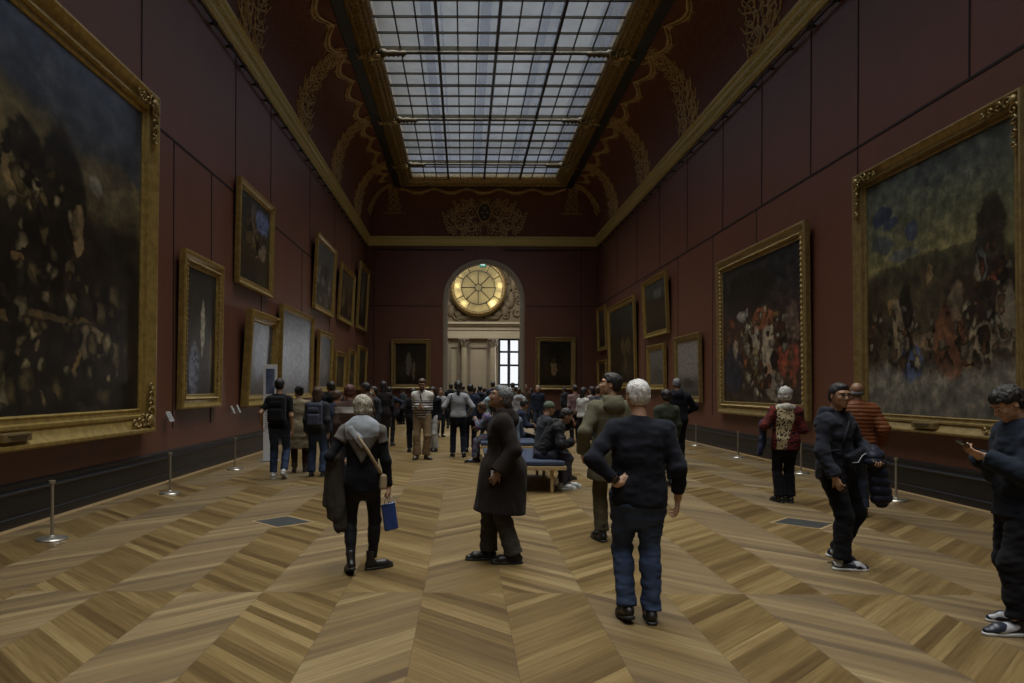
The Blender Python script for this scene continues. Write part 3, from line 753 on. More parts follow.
# info panel standing by the left wall
px_, py_ = ground(270, 461)
ip = empty('info_panel', (px_, py_, 0), R(10), 'tall white freestanding information panel with a picture at its top', 'panel')
M_white = plain('matt_white_board', (0.62, 0.62, 0.64), 0.6, 0, 0.05)
MB().box(-0.15, 0.15, -0.025, 0.025, 0.02, 2.15).build('board', M_white, ip, bevel=0.004)
MB().box(-0.2, 0.2, -0.2, 0.2, 0.0, 0.02).build('foot', plain('grey_foot_plate', (0.2, 0.2, 0.2), 0.5), ip, bevel=0.004)
t = NT('printed_blue_picture'); c = t.coord(); MB().box(-0.095, 0.095, -0.030, -0.026, 1.50, 2.06).build('printed_picture', t.set(t.ramp(t.noise(c, 5, 5), [(0.3, (0.02, 0.03, 0.06)), (0.6, (0.10, 0.13, 0.22)), (0.8, (0.3, 0.3, 0.28))]), 0.5), ip)
m = MB()
for q in range(9): m.box(-0.11, 0.10 - 0.03 * (q % 3), -0.0275, -0.0255, 1.1 - 0.045 * q, 1.112 - 0.045 * q)
m.build('printed_text', M_ink, ip)
# upholstered benches
def bench(x0, x1, y0, y1, lab):
    b = empty('gallery_bench', ((x0 + x1) / 2, (y0 + y1) / 2, 0), 0, lab, 'bench', 'upholstered gallery benches')
    hx, hy = (x1 - x0) / 2, (y1 - y0) / 2
    wood = plain('pale_varnished_wood', (0.36, 0.25, 0.12), 0.4, 0, 0.15, 8)
    MB().box(-hx, hx, -hy, hy, 0.36, 0.42).build('seat_frame', wood, b, bevel=0.006)
    MB().box(-hx + 0.02, hx - 0.02, -hy + 0.02, hy - 0.02, 0.42, 0.50).build('cushion', cloth('slate_blue_upholstery', (0.045, 0.055, 0.09)), b, bevel=0.02)
    for sx in (-1, 1):
        for yy in (-hy + 0.1, 0, hy - 0.1):
            MB().box(sx * (hx - 0.22) - 0.025, sx * (hx - 0.22) + 0.025, yy - 0.03, yy + 0.03, 0, 0.36).build('leg', wood, b, bevel=0.004)
    return b
BX0, BX1 = 0.35, 1.62
bench(BX0, BX1, 11.55, 14.1, 'blue cushioned bench with pale wood frame where the man in black sits')
bench(BX0, BX1, 15.6, 18.2, 'farther blue cushioned bench behind the front bench')
# ------------------------------------------------------------------ framed canvases (plain generic compositions)
def canvas_mat(name, base, blobs, seed=0, warp=0.10, fine=9.0, spec=0.28, rough=0.36, crowd=()):
    """base: ramp stops bottom->top; blobs: (u, v, ru, rv, colour, strength)"""
    t = NT(name); g = t.coord('Generated'); q = t.sep(g)
    uv = t.comb(q[0], q[2], 0.37 * seed)
    n1 = t.noise(uv, 3.2, 5, 0.62, 'Color'); n2 = t.noise(uv, fine, 5, 0.65, 'Color')
    off = t.vmath('SCALE', t.vmath('SUBTRACT', n1, (0.5, 0.5, 0.5)), warp * 2.0)
    off2 = t.vmath('SCALE', t.vmath('SUBTRACT', n2, (0.5, 0.5, 0.5)), warp * 2.2)
    wv = t.vmath('ADD', t.vmath('ADD', uv, off), off2); ws = t.sep(wv)
    c = t.ramp(ws[1], base)
    flat = t.comb(ws[0], ws[1], 0.0)
    for (u, v, ru, rv, colr, st) in blobs:
        d = t.vmath('LENGTH', t.vmath('MULTIPLY', t.vmath('SUBTRACT', flat, (u, v, 0)), (1 / ru, 1 / rv, 1)))
        k = t.new('ShaderNodeMapRange', interpolation_type='SMOOTHSTEP'); t.link(d, k.inputs[0])
        k.inputs[1].default_value = 1.08; k.inputs[2].default_value = 0.82; k.inputs[3].default_value = 0; k.inputs[4].default_value = st
        c = t.mix(k.outputs[0], c, colr)
    if crowd:
        sx, sy, pal = crowd[0]
        vv = t.new('ShaderNodeTexVoronoi', feature='F1'); t.link(t.vmath('MULTIPLY', flat, (sx, sy, 1)), vv.inputs['Vector']); vv.inputs['Scale'].default_value = 1.0
        v2 = t.new('ShaderNodeTexVoronoi', feature='F1'); t.link(t.vmath('MULTIPLY', t.vmath('ADD', flat, (3.3, 1.7, 0)), (sx * 1.9, sy * 1.9, 1)), v2.inputs['Vector']); v2.inputs['Scale'].default_value = 1.0
        for vn, thr in ((vv, 0.42), (v2, 0.55)):
            ch = t.sep(vn.outputs['Color']); lum = t.smooth(vn.outputs['Distance'], 0.60, 0.05)
            pc = t.ramp(ch[0], [(i / len(pal), p_) for i, p_ in enumerate(pal)]); pc = t.mix(lum, sc(pal[0], 0.25), pc)
            reg = None
            for (u, v, ru, rv) in crowd[1:]:
                k = t.smooth(t.vmath('LENGTH', t.vmath('MULTIPLY', t.vmath('SUBTRACT', flat, (u, v, 0)), (1 / ru, 1 / rv, 1))), 1.1, 0.7)
                reg = k if reg is None else t.math('MAXIMUM', reg, k)
            c = t.mix(t.math('MULTIPLY', t.math('MULTIPLY', reg, t.math('GREATER_THAN', ch[1], thr)), t.smooth(vn.outputs['Distance'], 0.62, 0.45)), c, pc)
    mod = t.ramp(t.noise(uv, fine * 2.2, 6, 0.7), [(0.3, (0.35, 0.35, 0.35)), (0.5, (1.1, 1.1, 1.1)), (0.70, (2.6, 2.4, 2.1))])
    c = t.mix(0.9, c, mod, 'MULTIPLY')
    t.bump(t.noise(uv, 60, 3), 0.08, 0.003)
    return t.set(c, rough, 0, spec)
def figures(seed, n, u, v, ru, rv, cols, st=0.9):
    r = random.Random(seed); out = []
    for i in range(n):
        out.append((r.uniform(*u), r.uniform(*v), r.uniform(*ru), r.uniform(*rv), r.choice(cols), st * r.uniform(0.6, 1)))
    return out
G_FR = gold_mat('gilded_frame_wood', (0.47, 0.335, 0.105), 0.36, 0.55, 0.7, 9, 35)
G_FR2 = gold_mat('brown_gilded_frame_wood', (0.35, 0.25, 0.10), 0.42, 0.5, 0.7, 9, 35)
G_FR3 = gold_mat('bright_gilded_frame_wood', (0.38, 0.27, 0.10), 0.4, 0.5, 0.7, 9, 35)
def frame_mb(w_, h_, prof, xm=0.0):
    """prof: (inset from the outer edge, depth toward the viewer -y)"""
    m = MB(); vs = []; P = len(prof)
    for (i_, d_) in prof: vs += [(-w_/2 + i_, -d_, i_), (w_/2 - i_, -d_, i_), (w_/2 - i_, -d_, h_ - i_), (-w_/2 + i_, -d_, h_ - i_)]
    fs = [(k_*4 + a, k_*4 + (a+1) % 4, (k_+1)*4 + (a+1) % 4, (k_+1)*4 + a) for k_ in range(P-1) for a in range(4)]
    return m.add(vs, fs)
def painting(side, y0, y1, z0, z1, fw, mat, lab, tilt=2.0, fm=None, beads=False, corners=False, plate=False, X=None, dp=1.0, group=None):
    fm = fm or G_FR; w_, h_ = abs(y1 - y0), z1 - z0
    if side == 'L': loc, rz = (XL + 0.03, (y0 + y1) / 2, z0), R(90)
    elif side == 'R': loc, rz = (XR - 0.03, (y0 + y1) / 2, z0), R(-90)
    else: loc, rz = ((y0 + y1) / 2, YF - 0.03, z0), 0
    root = empty('framed_painting', loc, 0, lab, 'painting', group)
    root.rotation_euler = (R(tilt), 0, rz)
    f = fw / 0.3
    prof = [(0, 0.0), (0, 0.10*dp), (0.02*f, 0.125*dp), (0.05*f, 0.13*dp), (0.07*f, 0.11*dp), (0.12*f, 0.085*dp), (0.17*f, 0.07*dp), (0.19*f, 0.085*dp), (0.215*f, 0.085*dp), (0.23*f, 0.055*dp), (0.27*f, 0.05*dp), (0.285*f, 0.06*dp), (0.30*f, 0.045*dp), (0.30*f, 0.015*dp)]
    frame_mb(w_, h_, prof).build('frame', fm, root, auto=25)
    cv_ = MB().box(-w_/2 + fw*0.97, w_/2 - fw*0.97, -0.035*dp, 0.0, fw*0.97, h_ - fw*0.97).build('canvas', mat, root)
    if beads:
        m = MB(); st = 0.11 if h_ > 3 else 0.09
        ins = 0.205 * f
        def run(a, b):
            L_ = (Vector(b) - Vector(a)).length; n = int(L_ / st)
            m.tube([Vector(a).lerp(Vector(b), i / (2 * n)) for i in range(2 * n + 1)], [st * (0.12 if i % 2 else 0.32) for i in range(2 * n + 1)], 5)
        d_ = -0.088*dp
        run((-w_/2+ins, d_, ins), (-w_/2+ins, d_, h_-ins)); run((w_/2-ins, d_, ins), (w_/2-ins, d_, h_-ins))
        run((-w_/2+ins, d_, ins), (w_/2-ins, d_, ins)); run((-w_/2+ins, d_, h_-ins), (w_/2-ins, d_, h_-ins))
        m.build('beading', G_FR3, root)
    if corners:
        for sx in (-1, 1):
            for zz, sz_ in ((0, 1), (h_, -1)):
                m = MB(); cx_, cz_ = sx*(w_/2 - fw*0.5), zz + sz_*fw*0.5
                m.ball((cx_, -0.12*dp, cz_), (fw*0.26, 0.05, fw*0.26), 8)
                for (ax, az) in ((-sx, 0), (0, sz_)):
                    for q in range(4):
                        c_ = (cx_ + ax*(0.12 + 0.15*q), cz_ + az*(0.12 + 0.15*q))
                        m.tube([(c_[0] + x, -0.12*dp, c_[1] + z) for x, z in spiral(0, 0, fw*(0.34 - 0.05*q), q*2.0, 1.2, q % 2 == 0, 9)], 0.02, 4)
                m.build('corner_ornament', G_FR2, root, smooth=True)
    if plate:
        m = MB().box(-0.27, 0.27, -0.13*dp - 0.02, -0.05*dp, fw*0.30, fw*0.30 + 0.10)
        m.build('nameplate', plain('dark_bronze_plate', (0.22, 0.16, 0.07), 0.4, 0.5), root, bevel=0.015)
        m = MB()
        for q in range(2): m.box(-0.2 + 0.05*q, 0.2 - 0.05*q, -0.13*dp - 0.026, -0.13*dp - 0.019, fw*0.30 + 0.060 - 0.03*q, fw*0.30 + 0.07 - 0.03*q)
        m.build('nameplate_lines', M_iron, root)
    return root
def LP(xl, xr, yt, yb, p=0.15):
    X = XL + p; y0, _ = on_wall(XL + 0.04, xl, 388); y1, _ = on_wall(X, xr, 388)
    _, zt = on_wall(X, xl, yt); _, zb = on_wall(X, xl, yb); return y0, y1, zb, zt
def RP(xl, xr, yt, yb, p=0.15):
    X = XR - p; y0, _ = on_wall(XR - 0.04, xr, 388); y1, _ = on_wall(X, xl, 388)
    _, zt = on_wall(X, xr, yt); _, zb = on_wall(X, xr, yb); return y0, y1, zb, zt
dk = (0.010, 0.008, 0.006); br_ = (0.030, 0.020, 0.010); oc = (0.13, 0.085, 0.035); fl = (0.19, 0.13, 0.065); gr_ = (0.04, 0.045, 0.05)
def dark_base(top=(0.02, 0.022, 0.022)): return [(0.0, dk), (0.35, br_), (0.6, (0.022, 0.017, 0.011)), (1.0, top)]

# left wall, nearest: the huge one. u runs away from the camera.
b = [(0.35, 0.62, 0.45, 0.22, (0.10, 0.080, 0.035), 0.9), (0.9, 0.66, 0.22, 0.10, (0.085, 0.07, 0.038), 0.8), (0.95, 0.40, 0.30, 0.20, (0.014, 0.012, 0.008), 0.95),
     (0.45, 0.30, 0.50, 0.25, dk, 0.95), (0.66, 0.55, 0.10, 0.25, dk, 0.95), (0.54, 0.68, 0.05, 0.07, dk, 0.9), (0.76, 0.30, 0.09, 0.26, (0.016, 0.012, 0.008), 0.9)]
b += figures(5, 9, (0.40, 0.92), (0.06, 0.66), (0.008, 0.028), (0.015, 0.06), [fl, oc, (0.10, 0.075, 0.04), (0.15, 0.12, 0.07)], 0.85)
b += [(0.80, 0.66, 0.035, 0.035, (0.16, 0.15, 0.12), 0.8), (0.78, 0.20, 0.06, 0.05, (0.16, 0.12, 0.07), 0.8), (0.6, 0.26, 0.2, 0.012, (0.08, 0.055, 0.025), 0.8), (0.47, 0.08, 0.06, 0.05, (0.10, 0.09, 0.04), 0.7)]
cm = canvas_mat('dark_stormy_canvas', [(0.0, dk), (0.45, (0.03, 0.022, 0.012)), (0.62, (0.085, 0.07, 0.035)), (0.74, (0.035, 0.038, 0.042)), (1.0, (0.032, 0.042, 0.062))], b, 1, 0.045, 7, 0.6, 0.30, crowd=((20, 13, [dk, (0.02, 0.015, 0.01), (0.06, 0.045, 0.02), (0.12, 0.095, 0.045), (0.17, 0.14, 0.08)]), (0.58, 0.22, 0.42, 0.26), (0.52, 0.48, 0.22, 0.24)))
painting('L', 4.55, 12.14, 0.90, 6.42, 0.40, cm, 'huge dark stormy canvas in wide gilt frame, nearest on the left wall', 0.6, G_FR, corners=True, plate=True, dp=1.6)
def lp(args, fw, mat, lab, **k): y0, y1, zb, zt = LP(*args); return painting('L', y0, y1, zb, zt, fw, mat, lab, **k)
def rp(args, fw, mat, lab, **k): y0, y1, zb, zt = RP(*args); return painting('R', y0, y1, zb, zt, fw, mat, lab, **k)
lp((177, 222, 244, 410), 0.28, canvas_mat('pale_figure_canvas', dark_base(), [(0.55, 0.55, 0.07, 0.24, (0.30, 0.27, 0.20), 0.9), (0.28, 0.20, 0.16, 0.22, (0.14, 0.15, 0.21), 0.9), (0.85, 0.3, 0.05, 0.2, oc, 0.5)], 2, 0.06, crowd=((9, 14, [dk, gr_, (0.10, 0.11, 0.15), (0.18, 0.17, 0.18)]), (0.3, 0.2, 0.2, 0.22))),
   'tall narrow dark canvas with a pale upright shape, first beyond the huge gilt frame', beads=True, tilt=0.9)
lp((234, 273, 170, 280), 0.20, canvas_mat('blue_sky_canvas', [(0, dk), (0.3, br_), (0.6, (0.04, 0.035, 0.025)), (1, (0.03, 0.03, 0.03))], [(0.72, 0.78, 0.25, 0.14, (0.10, 0.13, 0.24), 0.9), (0.45, 0.72, 0.10, 0.22, (0.12, 0.10, 0.08), 0.7), (0.75, 0.42, 0.12, 0.10, (0.20, 0.16, 0.11), 0.7), (0.4, 0.5, 0.2, 0.12, oc, 0.5)], 3, crowd=((9, 12, [dk, br_, oc, fl]), (0.5, 0.5, 0.35, 0.3))),
   'upright canvas with blue sky patch, nearest in upper row of the left wall', tilt=1.0)
lp((240.5, 273, 306, 407), 0.27, canvas_mat('moonlit_pale_canvas', [(0, (0.05, 0.035, 0.025)), (0.3, (0.05, 0.048, 0.05)), (1, (0.06, 0.07, 0.095))], [(0.5, 0.55, 0.25, 0.4, (0.13, 0.145, 0.20), 0.8), (0.7, 0.2, 0.25, 0.12, (0.06, 0.05, 0.04), 0.8)], 4, 0.1, 9, 0.5, 0.3),
   'moonlit pale canvas in thick gilt frame beside the white info panel', tilt=3.5, dp=1.5)
lp((277, 312.5, 301, 400), 0.17, canvas_mat('pale_battle_canvas', [(0, (0.07, 0.072, 0.08)), (0.4, (0.10, 0.108, 0.13)), (1, (0.11, 0.125, 0.16))], figures(7, 12, (0.15, 0.85), (0.1, 0.7), (0.03, 0.09), (0.05, 0.16), [(0.08, 0.09, 0.12), (0.15, 0.15, 0.15), (0.07, 0.055, 0.05)], 0.8), 5, crowd=((8, 9, [(0.04, 0.045, 0.06), (0.07, 0.07, 0.09), (0.12, 0.12, 0.13), (0.17, 0.17, 0.17)]), (0.5, 0.4, 0.5, 0.35)), warp=0.07, spec=0.4, rough=0.3),
   'large pale grey-blue canvas behind the visitors with backpacks', tilt=1.5)
lp((315.5, 332, 328, 392), 0.20, canvas_mat('murky_canvas_a', dark_base((0.03, 0.03, 0.028)), figures(8, 4, (0.2, 0.8), (0.2, 0.6), (0.08, 0.2), (0.08, 0.16), [oc, gr_], 0.6), 6), 'murky dark canvas in gilt frame just right of the large pale canvas')
lp((332.8, 345.5, 349.5, 392), 0.20, canvas_mat('murky_canvas_b', dark_base(), figures(9, 4, (0.2, 0.8), (0.2, 0.7), (0.08, 0.2), (0.08, 0.16), [oc, br_], 0.6), 7), 'smallest lower dark canvas on the left wall')
lp((346.2, 355.5, 348, 391), 0.20, canvas_mat('murky_canvas_c', dark_base(), figures(10, 3, (0.2, 0.8), (0.2, 0.7), (0.1, 0.2), (0.08, 0.16), [gr_, fl], 0.5), 8), 'second dark canvas from the far corner in the lower row of the left wall')
lp((356.0, 366.3, 344, 390), 0.22, canvas_mat('murky_canvas_d', dark_base(), figures(11, 3, (0.2, 0.8), (0.2, 0.7), (0.1, 0.2), (0.08, 0.16), [gr_, oc], 0.5), 9), 'lower dark canvas on the left wall next to the far corner')
lp((311.5, 333.5, 227, 306), 0.22, canvas_mat('crowd_canvas', [(0, br_), (0.5, (0.05, 0.045, 0.035)), (1, (0.07, 0.075, 0.08))], figures(12, 12, (0.1, 0.9), (0.1, 0.6), (0.03, 0.09), (0.05, 0.12), [fl, (0.2, 0.19, 0.17), oc, (0.15, 0.16, 0.2)], 0.8), 10, crowd=((9, 9, [dk, br_, oc, fl, (0.2, 0.2, 0.2)]), (0.5, 0.35, 0.5, 0.35))),
   'upright canvas of small light figures, second in the upper row of the left wall', tilt=3)
lp((336.5, 353.0, 258, 317.5), 0.22, canvas_mat('brown_crowd_canvas', dark_base((0.06, 0.05, 0.035)), figures(13, 6, (0.1, 0.9), (0.2, 0.7), (0.06, 0.14), (0.08, 0.16), [oc, (0.09, 0.05, 0.03)], 0.7), 11), 'brown canvas third in the upper row of the left wall', tilt=3)
lp((355.2, 366.6, 257, 326), 0.24, canvas_mat('standing_figure_canvas', dark_base((0.04, 0.042, 0.045)), [(0.5, 0.5, 0.12, 0.3, (0.14, 0.12, 0.09), 0.7)], 12), 'tall canvas farthest in the upper row of the left wall at the corner', tilt=3)

# right wall (u runs toward the camera)
b = [(0.13, 0.84, 0.08, 0.035, (0.022, 0.032, 0.060), 0.9), (0.20, 0.80, 0.07, 0.02, (0.03, 0.04, 0.07), 0.9), (0.36, 0.74, 0.06, 0.04, (0.035, 0.05, 0.09), 0.8), (0.14, 0.72, 0.10, 0.05, (0.028, 0.038, 0.06), 0.7), (0.55, 0.93, 0.2, 0.05, (0.03, 0.038, 0.04), 0.6), (0.3, 0.655, 0.12, 0.03, (0.04, 0.05, 0.08), 0.6),
     (0.86, 0.62, 0.09, 0.17, (0.018, 0.013, 0.010), 0.95), (0.80, 0.45, 0.22, 0.16, (0.020, 0.014, 0.010), 0.9), (0.5, 0.58, 0.5, 0.05, (0.03, 0.028, 0.018), 0.8), (0.05, 0.4, 0.08, 0.2, (0.03, 0.02, 0.013), 0.8), (0.32, 0.43, 0.05, 0.12, dk, 0.9),
     (0.35, 0.22, 0.09, 0.09, (0.045, 0.07, 0.14), 0.85), (0.25, 0.36, 0.05, 0.13, (0.17, 0.13, 0.08), 0.8), (0.5, 0.30, 0.20, 0.035, (0.13, 0.09, 0.055), 0.8), (0.62, 0.27, 0.10, 0.14, (0.10, 0.04, 0.022), 0.8), (0.66, 0.42, 0.05, 0.09, (0.10, 0.075, 0.05), 0.8),
     (0.80, 0.25, 0.10, 0.08, (0.16, 0.13, 0.09), 0.8), (0.94, 0.33, 0.05, 0.12, (0.17, 0.14, 0.10), 0.8), (0.82, 0.55, 0.03, 0.05, (0.10, 0.10, 0.10), 0.7), (0.9, 0.5, 0.03, 0.02, (0.15, 0.04, 0.025), 0.7)]
b += figures(21, 6, (0.05, 0.97), (0.17, 0.56), (0.012, 0.04), (0.02, 0.06), [fl, oc, (0.13, 0.10, 0.07), (0.05, 0.03, 0.02)], 0.8)
cm = canvas_mat('dusk_field_canvas', [(0.0, (0.075, 0.072, 0.062)), (0.15, (0.13, 0.12, 0.10)), (0.22, (0.04, 0.03, 0.02)), (0.55, (0.045, 0.038, 0.022)), (0.62, (0.13, 0.12, 0.055)), (0.78, (0.085, 0.088, 0.055)), (1.0, (0.055, 0.068, 0.065))], b, 21, 0.045, 8, 0.5, 0.4, crowd=((15, 14, [dk, (0.02, 0.014, 0.01), (0.07, 0.05, 0.03), (0.10, 0.04, 0.02), (0.16, 0.12, 0.075), (0.20, 0.17, 0.12)]), (0.30, 0.30, 0.42, 0.15), (0.75, 0.30, 0.30, 0.14), (0.87, 0.48, 0.12, 0.14)))
painting('R', 9.25, 13.30, 0.98, 5.50, 0.27, cm, 'large canvas with greenish dusk sky, nearest on the right wall', 0.8, G_FR2, corners=True, plate=True, dp=1.5)
b = [(0.42, 0.46, 0.11, 0.14, (0.26, 0.22, 0.17), 0.9), (0.62, 0.36, 0.07, 0.22, (0.26, 0.22, 0.16), 0.9), (0.3, 0.62, 0.07, 0.05, (0.25, 0.23, 0.21), 0.8), (0.55, 0.58, 0.16, 0.08, (0.20, 0.07, 0.035), 0.85), (0.35, 0.80, 0.35, 0.15, dk, 0.8),
     (0.15, 0.25, 0.15, 0.2, (0.02, 0.022, 0.035), 0.9), (0.85, 0.28, 0.12, 0.12, (0.20, 0.05, 0.03), 0.8), (0.9, 0.5, 0.06, 0.16, (0.13, 0.09, 0.07), 0.7), (0.45, 0.3, 0.05, 0.1, (0.15, 0.11, 0.04), 0.7), (0.7, 0.12, 0.1, 0.1, (0.18, 0.15, 0.12), 0.8)]
b += figures(22, 6, (0.1, 0.95), (0.08, 0.66), (0.012, 0.045), (0.02, 0.07), [(0.25, 0.2, 0.15), (0.2, 0.06, 0.03), oc, dk], 0.8)
rp((717.5, 812, 217, 422), 0.34, canvas_mat('crimson_canvas', [(0, (0.03, 0.02, 0.016)), (0.5, (0.05, 0.025, 0.018)), (0.75, (0.022, 0.022, 0.024)), (1, (0.016, 0.017, 0.02))], b, 22, 0.05, 8, crowd=((13, 10, [dk, (0.03, 0.02, 0.015), (0.16, 0.05, 0.025), (0.10, 0.08, 0.04), (0.24, 0.19, 0.13), (0.30, 0.27, 0.22)]), (0.58, 0.40, 0.40, 0.30), (0.6, 0.2, 0.35, 0.18))),
   'large dark canvas with crimson and pale patches, beaded gilt frame, right wall', tilt=1.0, fm=G_FR2, beads=True, plate=False)
rp((643.5, 670, 268, 332), 0.20, canvas_mat('murky_canvas_e', dark_base((0.04, 0.05, 0.055)), [(0.6, 0.75, 0.2, 0.1, (0.09, 0.09, 0.08), 0.7)], 23), 'small murky canvas hung high on the right wall above the grey sea canvas', tilt=3)
rp((608.5, 637.5, 293, 389), 0.28, canvas_mat('tall_dark_canvas', dark_base((0.03, 0.035, 0.03)), figures(23, 5, (0.2, 0.8), (0.1, 0.5), (0.05, 0.12), (0.08, 0.16), [(0.05, 0.05, 0.03), oc], 0.5), 24), 'tall very dark canvas on the right wall behind the man in the parka', tilt=1.5)
rp((597.3, 607.5, 303, 349), 0.22, canvas_mat('murky_canvas_f', dark_base((0.05, 0.055, 0.06)), [(0.5, 0.4, 0.2, 0.2, gr_, 0.7)], 25), 'upper small canvas on the right wall beside the far corner', tilt=2)
rp((597.3, 608, 359, 387), 0.2, canvas_mat('murky_canvas_g', dark_base(), [(0.5, 0.4, 0.2, 0.2, oc, 0.6)], 26), 'lower small canvas on the right wall beside the far corner', tilt=2)
rp((647, 667, 342, 390), 0.2, canvas_mat('grey_rain_canvas', [(0, (0.05, 0.045, 0.04)), (1, (0.11, 0.11, 0.11))], [(0.5, 0.3, 0.3, 0.2, (0.05, 0.04, 0.035), 0.6)], 27, 0.1, 9, 0.7, 0.3), 'grey rainy canvas in plain gilt frame, directly left of the pale sea canvas', tilt=1.5)
rp((674.5, 703, 331, 403), 0.2, canvas_mat('grey_sea_canvas', [(0, (0.04, 0.04, 0.04)), (0.28, (0.06, 0.06, 0.055)), (0.4, (0.15, 0.145, 0.14)), (1, (0.17, 0.165, 0.16))], [(0.5, 0.25, 0.2, 0.1, dk, 0.7)], 28, 0.06, 9, 0.7, 0.3), 'pale grey sea canvas low on the right wall, left of the crimson canvas', tilt=1.5, fm=G_FR2)
# far wall
def fp(xl, xr, yt, yb, mat, lab):
    x0, zt = at_depth(xl, yt, YF - 0.1); x1, zb = at_depth(xr, yb, YF - 0.1)
    painting('F', x0, x1, zb, zt, 0.26, mat, lab, tilt=0.8, beads=True, fm=G_FR2)
fp(391, 430.5, 339, 389, canvas_mat('dark_group_canvas', dark_base((0.012, 0.012, 0.012)), [(0.42, 0.5, 0.10, 0.3, (0.10, 0.09, 0.07), 0.9), (0.6, 0.35, 0.05, 0.25, (0.14, 0.11, 0.07), 0.7), (0.25, 0.3, 0.1, 0.2, (0.03, 0.025, 0.02), 0.8)], 31, 0.06), 'dark canvas of a shadowy group on the far wall left of the arch')
fp(535.5, 575.5, 337, 390, canvas_mat('dark_single_canvas', dark_base((0.012, 0.012, 0.011)), [(0.45, 0.42, 0.10, 0.22, (0.18, 0.12, 0.065), 0.9), (0.5, 0.7, 0.3, 0.2, dk, 0.8)], 32, 0.05), 'dark canvas with one glowing shape on the far wall right of the arch')
# ------------------------------------------------------------------ signed-distance figures
def A(v): return np.array(v, dtype=np.float64)
def unit(v):
    v = A(v); n = np.linalg.norm(v); return v / n if n > 1e-9 else v
def rot(axis, deg):
    m = Matrix.Rotation(R(deg), 3, axis); return np.array(m)
class Grid:
    def __init__(s, lo, hi, h):
        s.h = h; s.lo = A(lo); s.n = np.maximum(4, np.ceil((A(hi) - s.lo) / h).astype(int) + 1)
        s.ax = [(s.lo[i] + h * np.arange(s.n[i])).astype(np.float32) for i in range(3)]
        s.d = np.full(tuple(s.n), 1.0, np.float32)
    def sub(s, lo, hi):
        a = np.clip(np.floor((lo - s.lo) / s.h).astype(int), 0, s.n); b = np.clip(np.ceil((hi - s.lo) / s.h).astype(int) + 1, 0, s.n)
        if (b <= a).any(): return None
        sl = tuple(slice(a[i], b[i]) for i in range(3))
        return sl, s.ax[0][sl[0]][:, None, None], s.ax[1][sl[1]][None, :, None], s.ax[2][sl[2]][None, None, :]
    def apply(s, prims):
        for (kind, f, lo, hi, k) in prims:
            if kind == 'U':
                pad = k + 2.5 * s.h; q = s.sub(lo - pad, hi + pad)
                if q is None: continue
                sl, X, Y, Z = q; d2 = f(X, Y, Z).astype(np.float32); d1 = s.d[sl]
                if k <= 0: s.d[sl] = np.minimum(d1, d2)
                else:
                    hh = np.clip(0.5 + 0.5 * (d1 - d2) / k, 0, 1); s.d[sl] = d1 * (1 - hh) + d2 * hh - k * hh * (1 - hh)
            elif kind == 'S':
                pad = k + 2.5 * s.h; q = s.sub(lo - pad, hi + pad)
                if q is None: continue
                sl, X, Y, Z = q; d2 = -f(X, Y, Z).astype(np.float32); d1 = s.d[sl]
                if k <= 0: s.d[sl] = np.maximum(d1, d2)
                else:
                    hh = np.clip(0.5 - 0.5 * (d1 - d2) / k, 0, 1); s.d[sl] = d1 * (1 - hh) + d2 * hh + k * hh * (1 - hh)
            else:
                X, Y, Z = s.ax[0][:, None, None], s.ax[1][None, :, None], s.ax[2][None, None, :]
                s.d = np.maximum(s.d, f(X, Y, Z).astype(np.float32) + 0 * s.d)
        return s
    def mesh(s):
        d = s.d; nx, ny, nz = d.shape; ins = d < 0
        if not ins.any(): return np.zeros((0, 3)), np.zeros((0, 4), int)
        cn = (nx - 1, ny - 1, nz - 1); tot = cn[0] * cn[1] * cn[2]
        acc = [np.zeros(tot) for _ in range(3)]; cnt = np.zeros(tot); quads = []
        lin = lambda i, j, k: (i * cn[1] + j) * cn[2] + k
        for a in range(3):
            sl0 = [slice(None)] * 3; sl1 = [slice(None)] * 3; sl0[a] = slice(0, -1); sl1[a] = slice(1, None)
            e = ins[tuple(sl0)] != ins[tuple(sl1)]; I = np.nonzero(e)
            if len(I[0]) == 0: continue
            v0 = d[tuple(sl0)][I].astype(float); v1 = d[tuple(sl1)][I].astype(float); t = v0 / (v0 - v1)
            P = [I[q].astype(float) for q in range(3)]; P[a] = P[a] + t
            b, c = (a + 1) % 3, (a + 2) % 3; ids = []; ok = np.ones(len(t), bool)
            for (ob, oc_) in ((-1, -1), (0, -1), (0, 0), (-1, 0)):
                J = [I[q].copy() for q in range(3)]; J[b] = J[b] + ob; J[c] = J[c] + oc_
                v = (J[b] >= 0) & (J[b] < cn[b]) & (J[c] >= 0) & (J[c] < cn[c]); L_ = lin(*J)
                for q in range(3): acc[q] += np.bincount(L_[v], weights=P[q][v], minlength=tot)
                cnt += np.bincount(L_[v], minlength=tot); ids.append(L_); ok &= v
            Q = np.stack(ids, 1)[ok]; flip = ins[tuple(sl0)][I][ok]
            Q[~flip] = Q[~flip][:, ::-1]; quads.append(Q)
        act = np.nonzero(cnt)[0]; mp = np.full(tot, -1); mp[act] = np.arange(len(act))
        V = np.stack([acc[q][act] / cnt[act] for q in range(3)], 1) * s.h + s.lo
        return V, mp[np.concatenate(quads)]
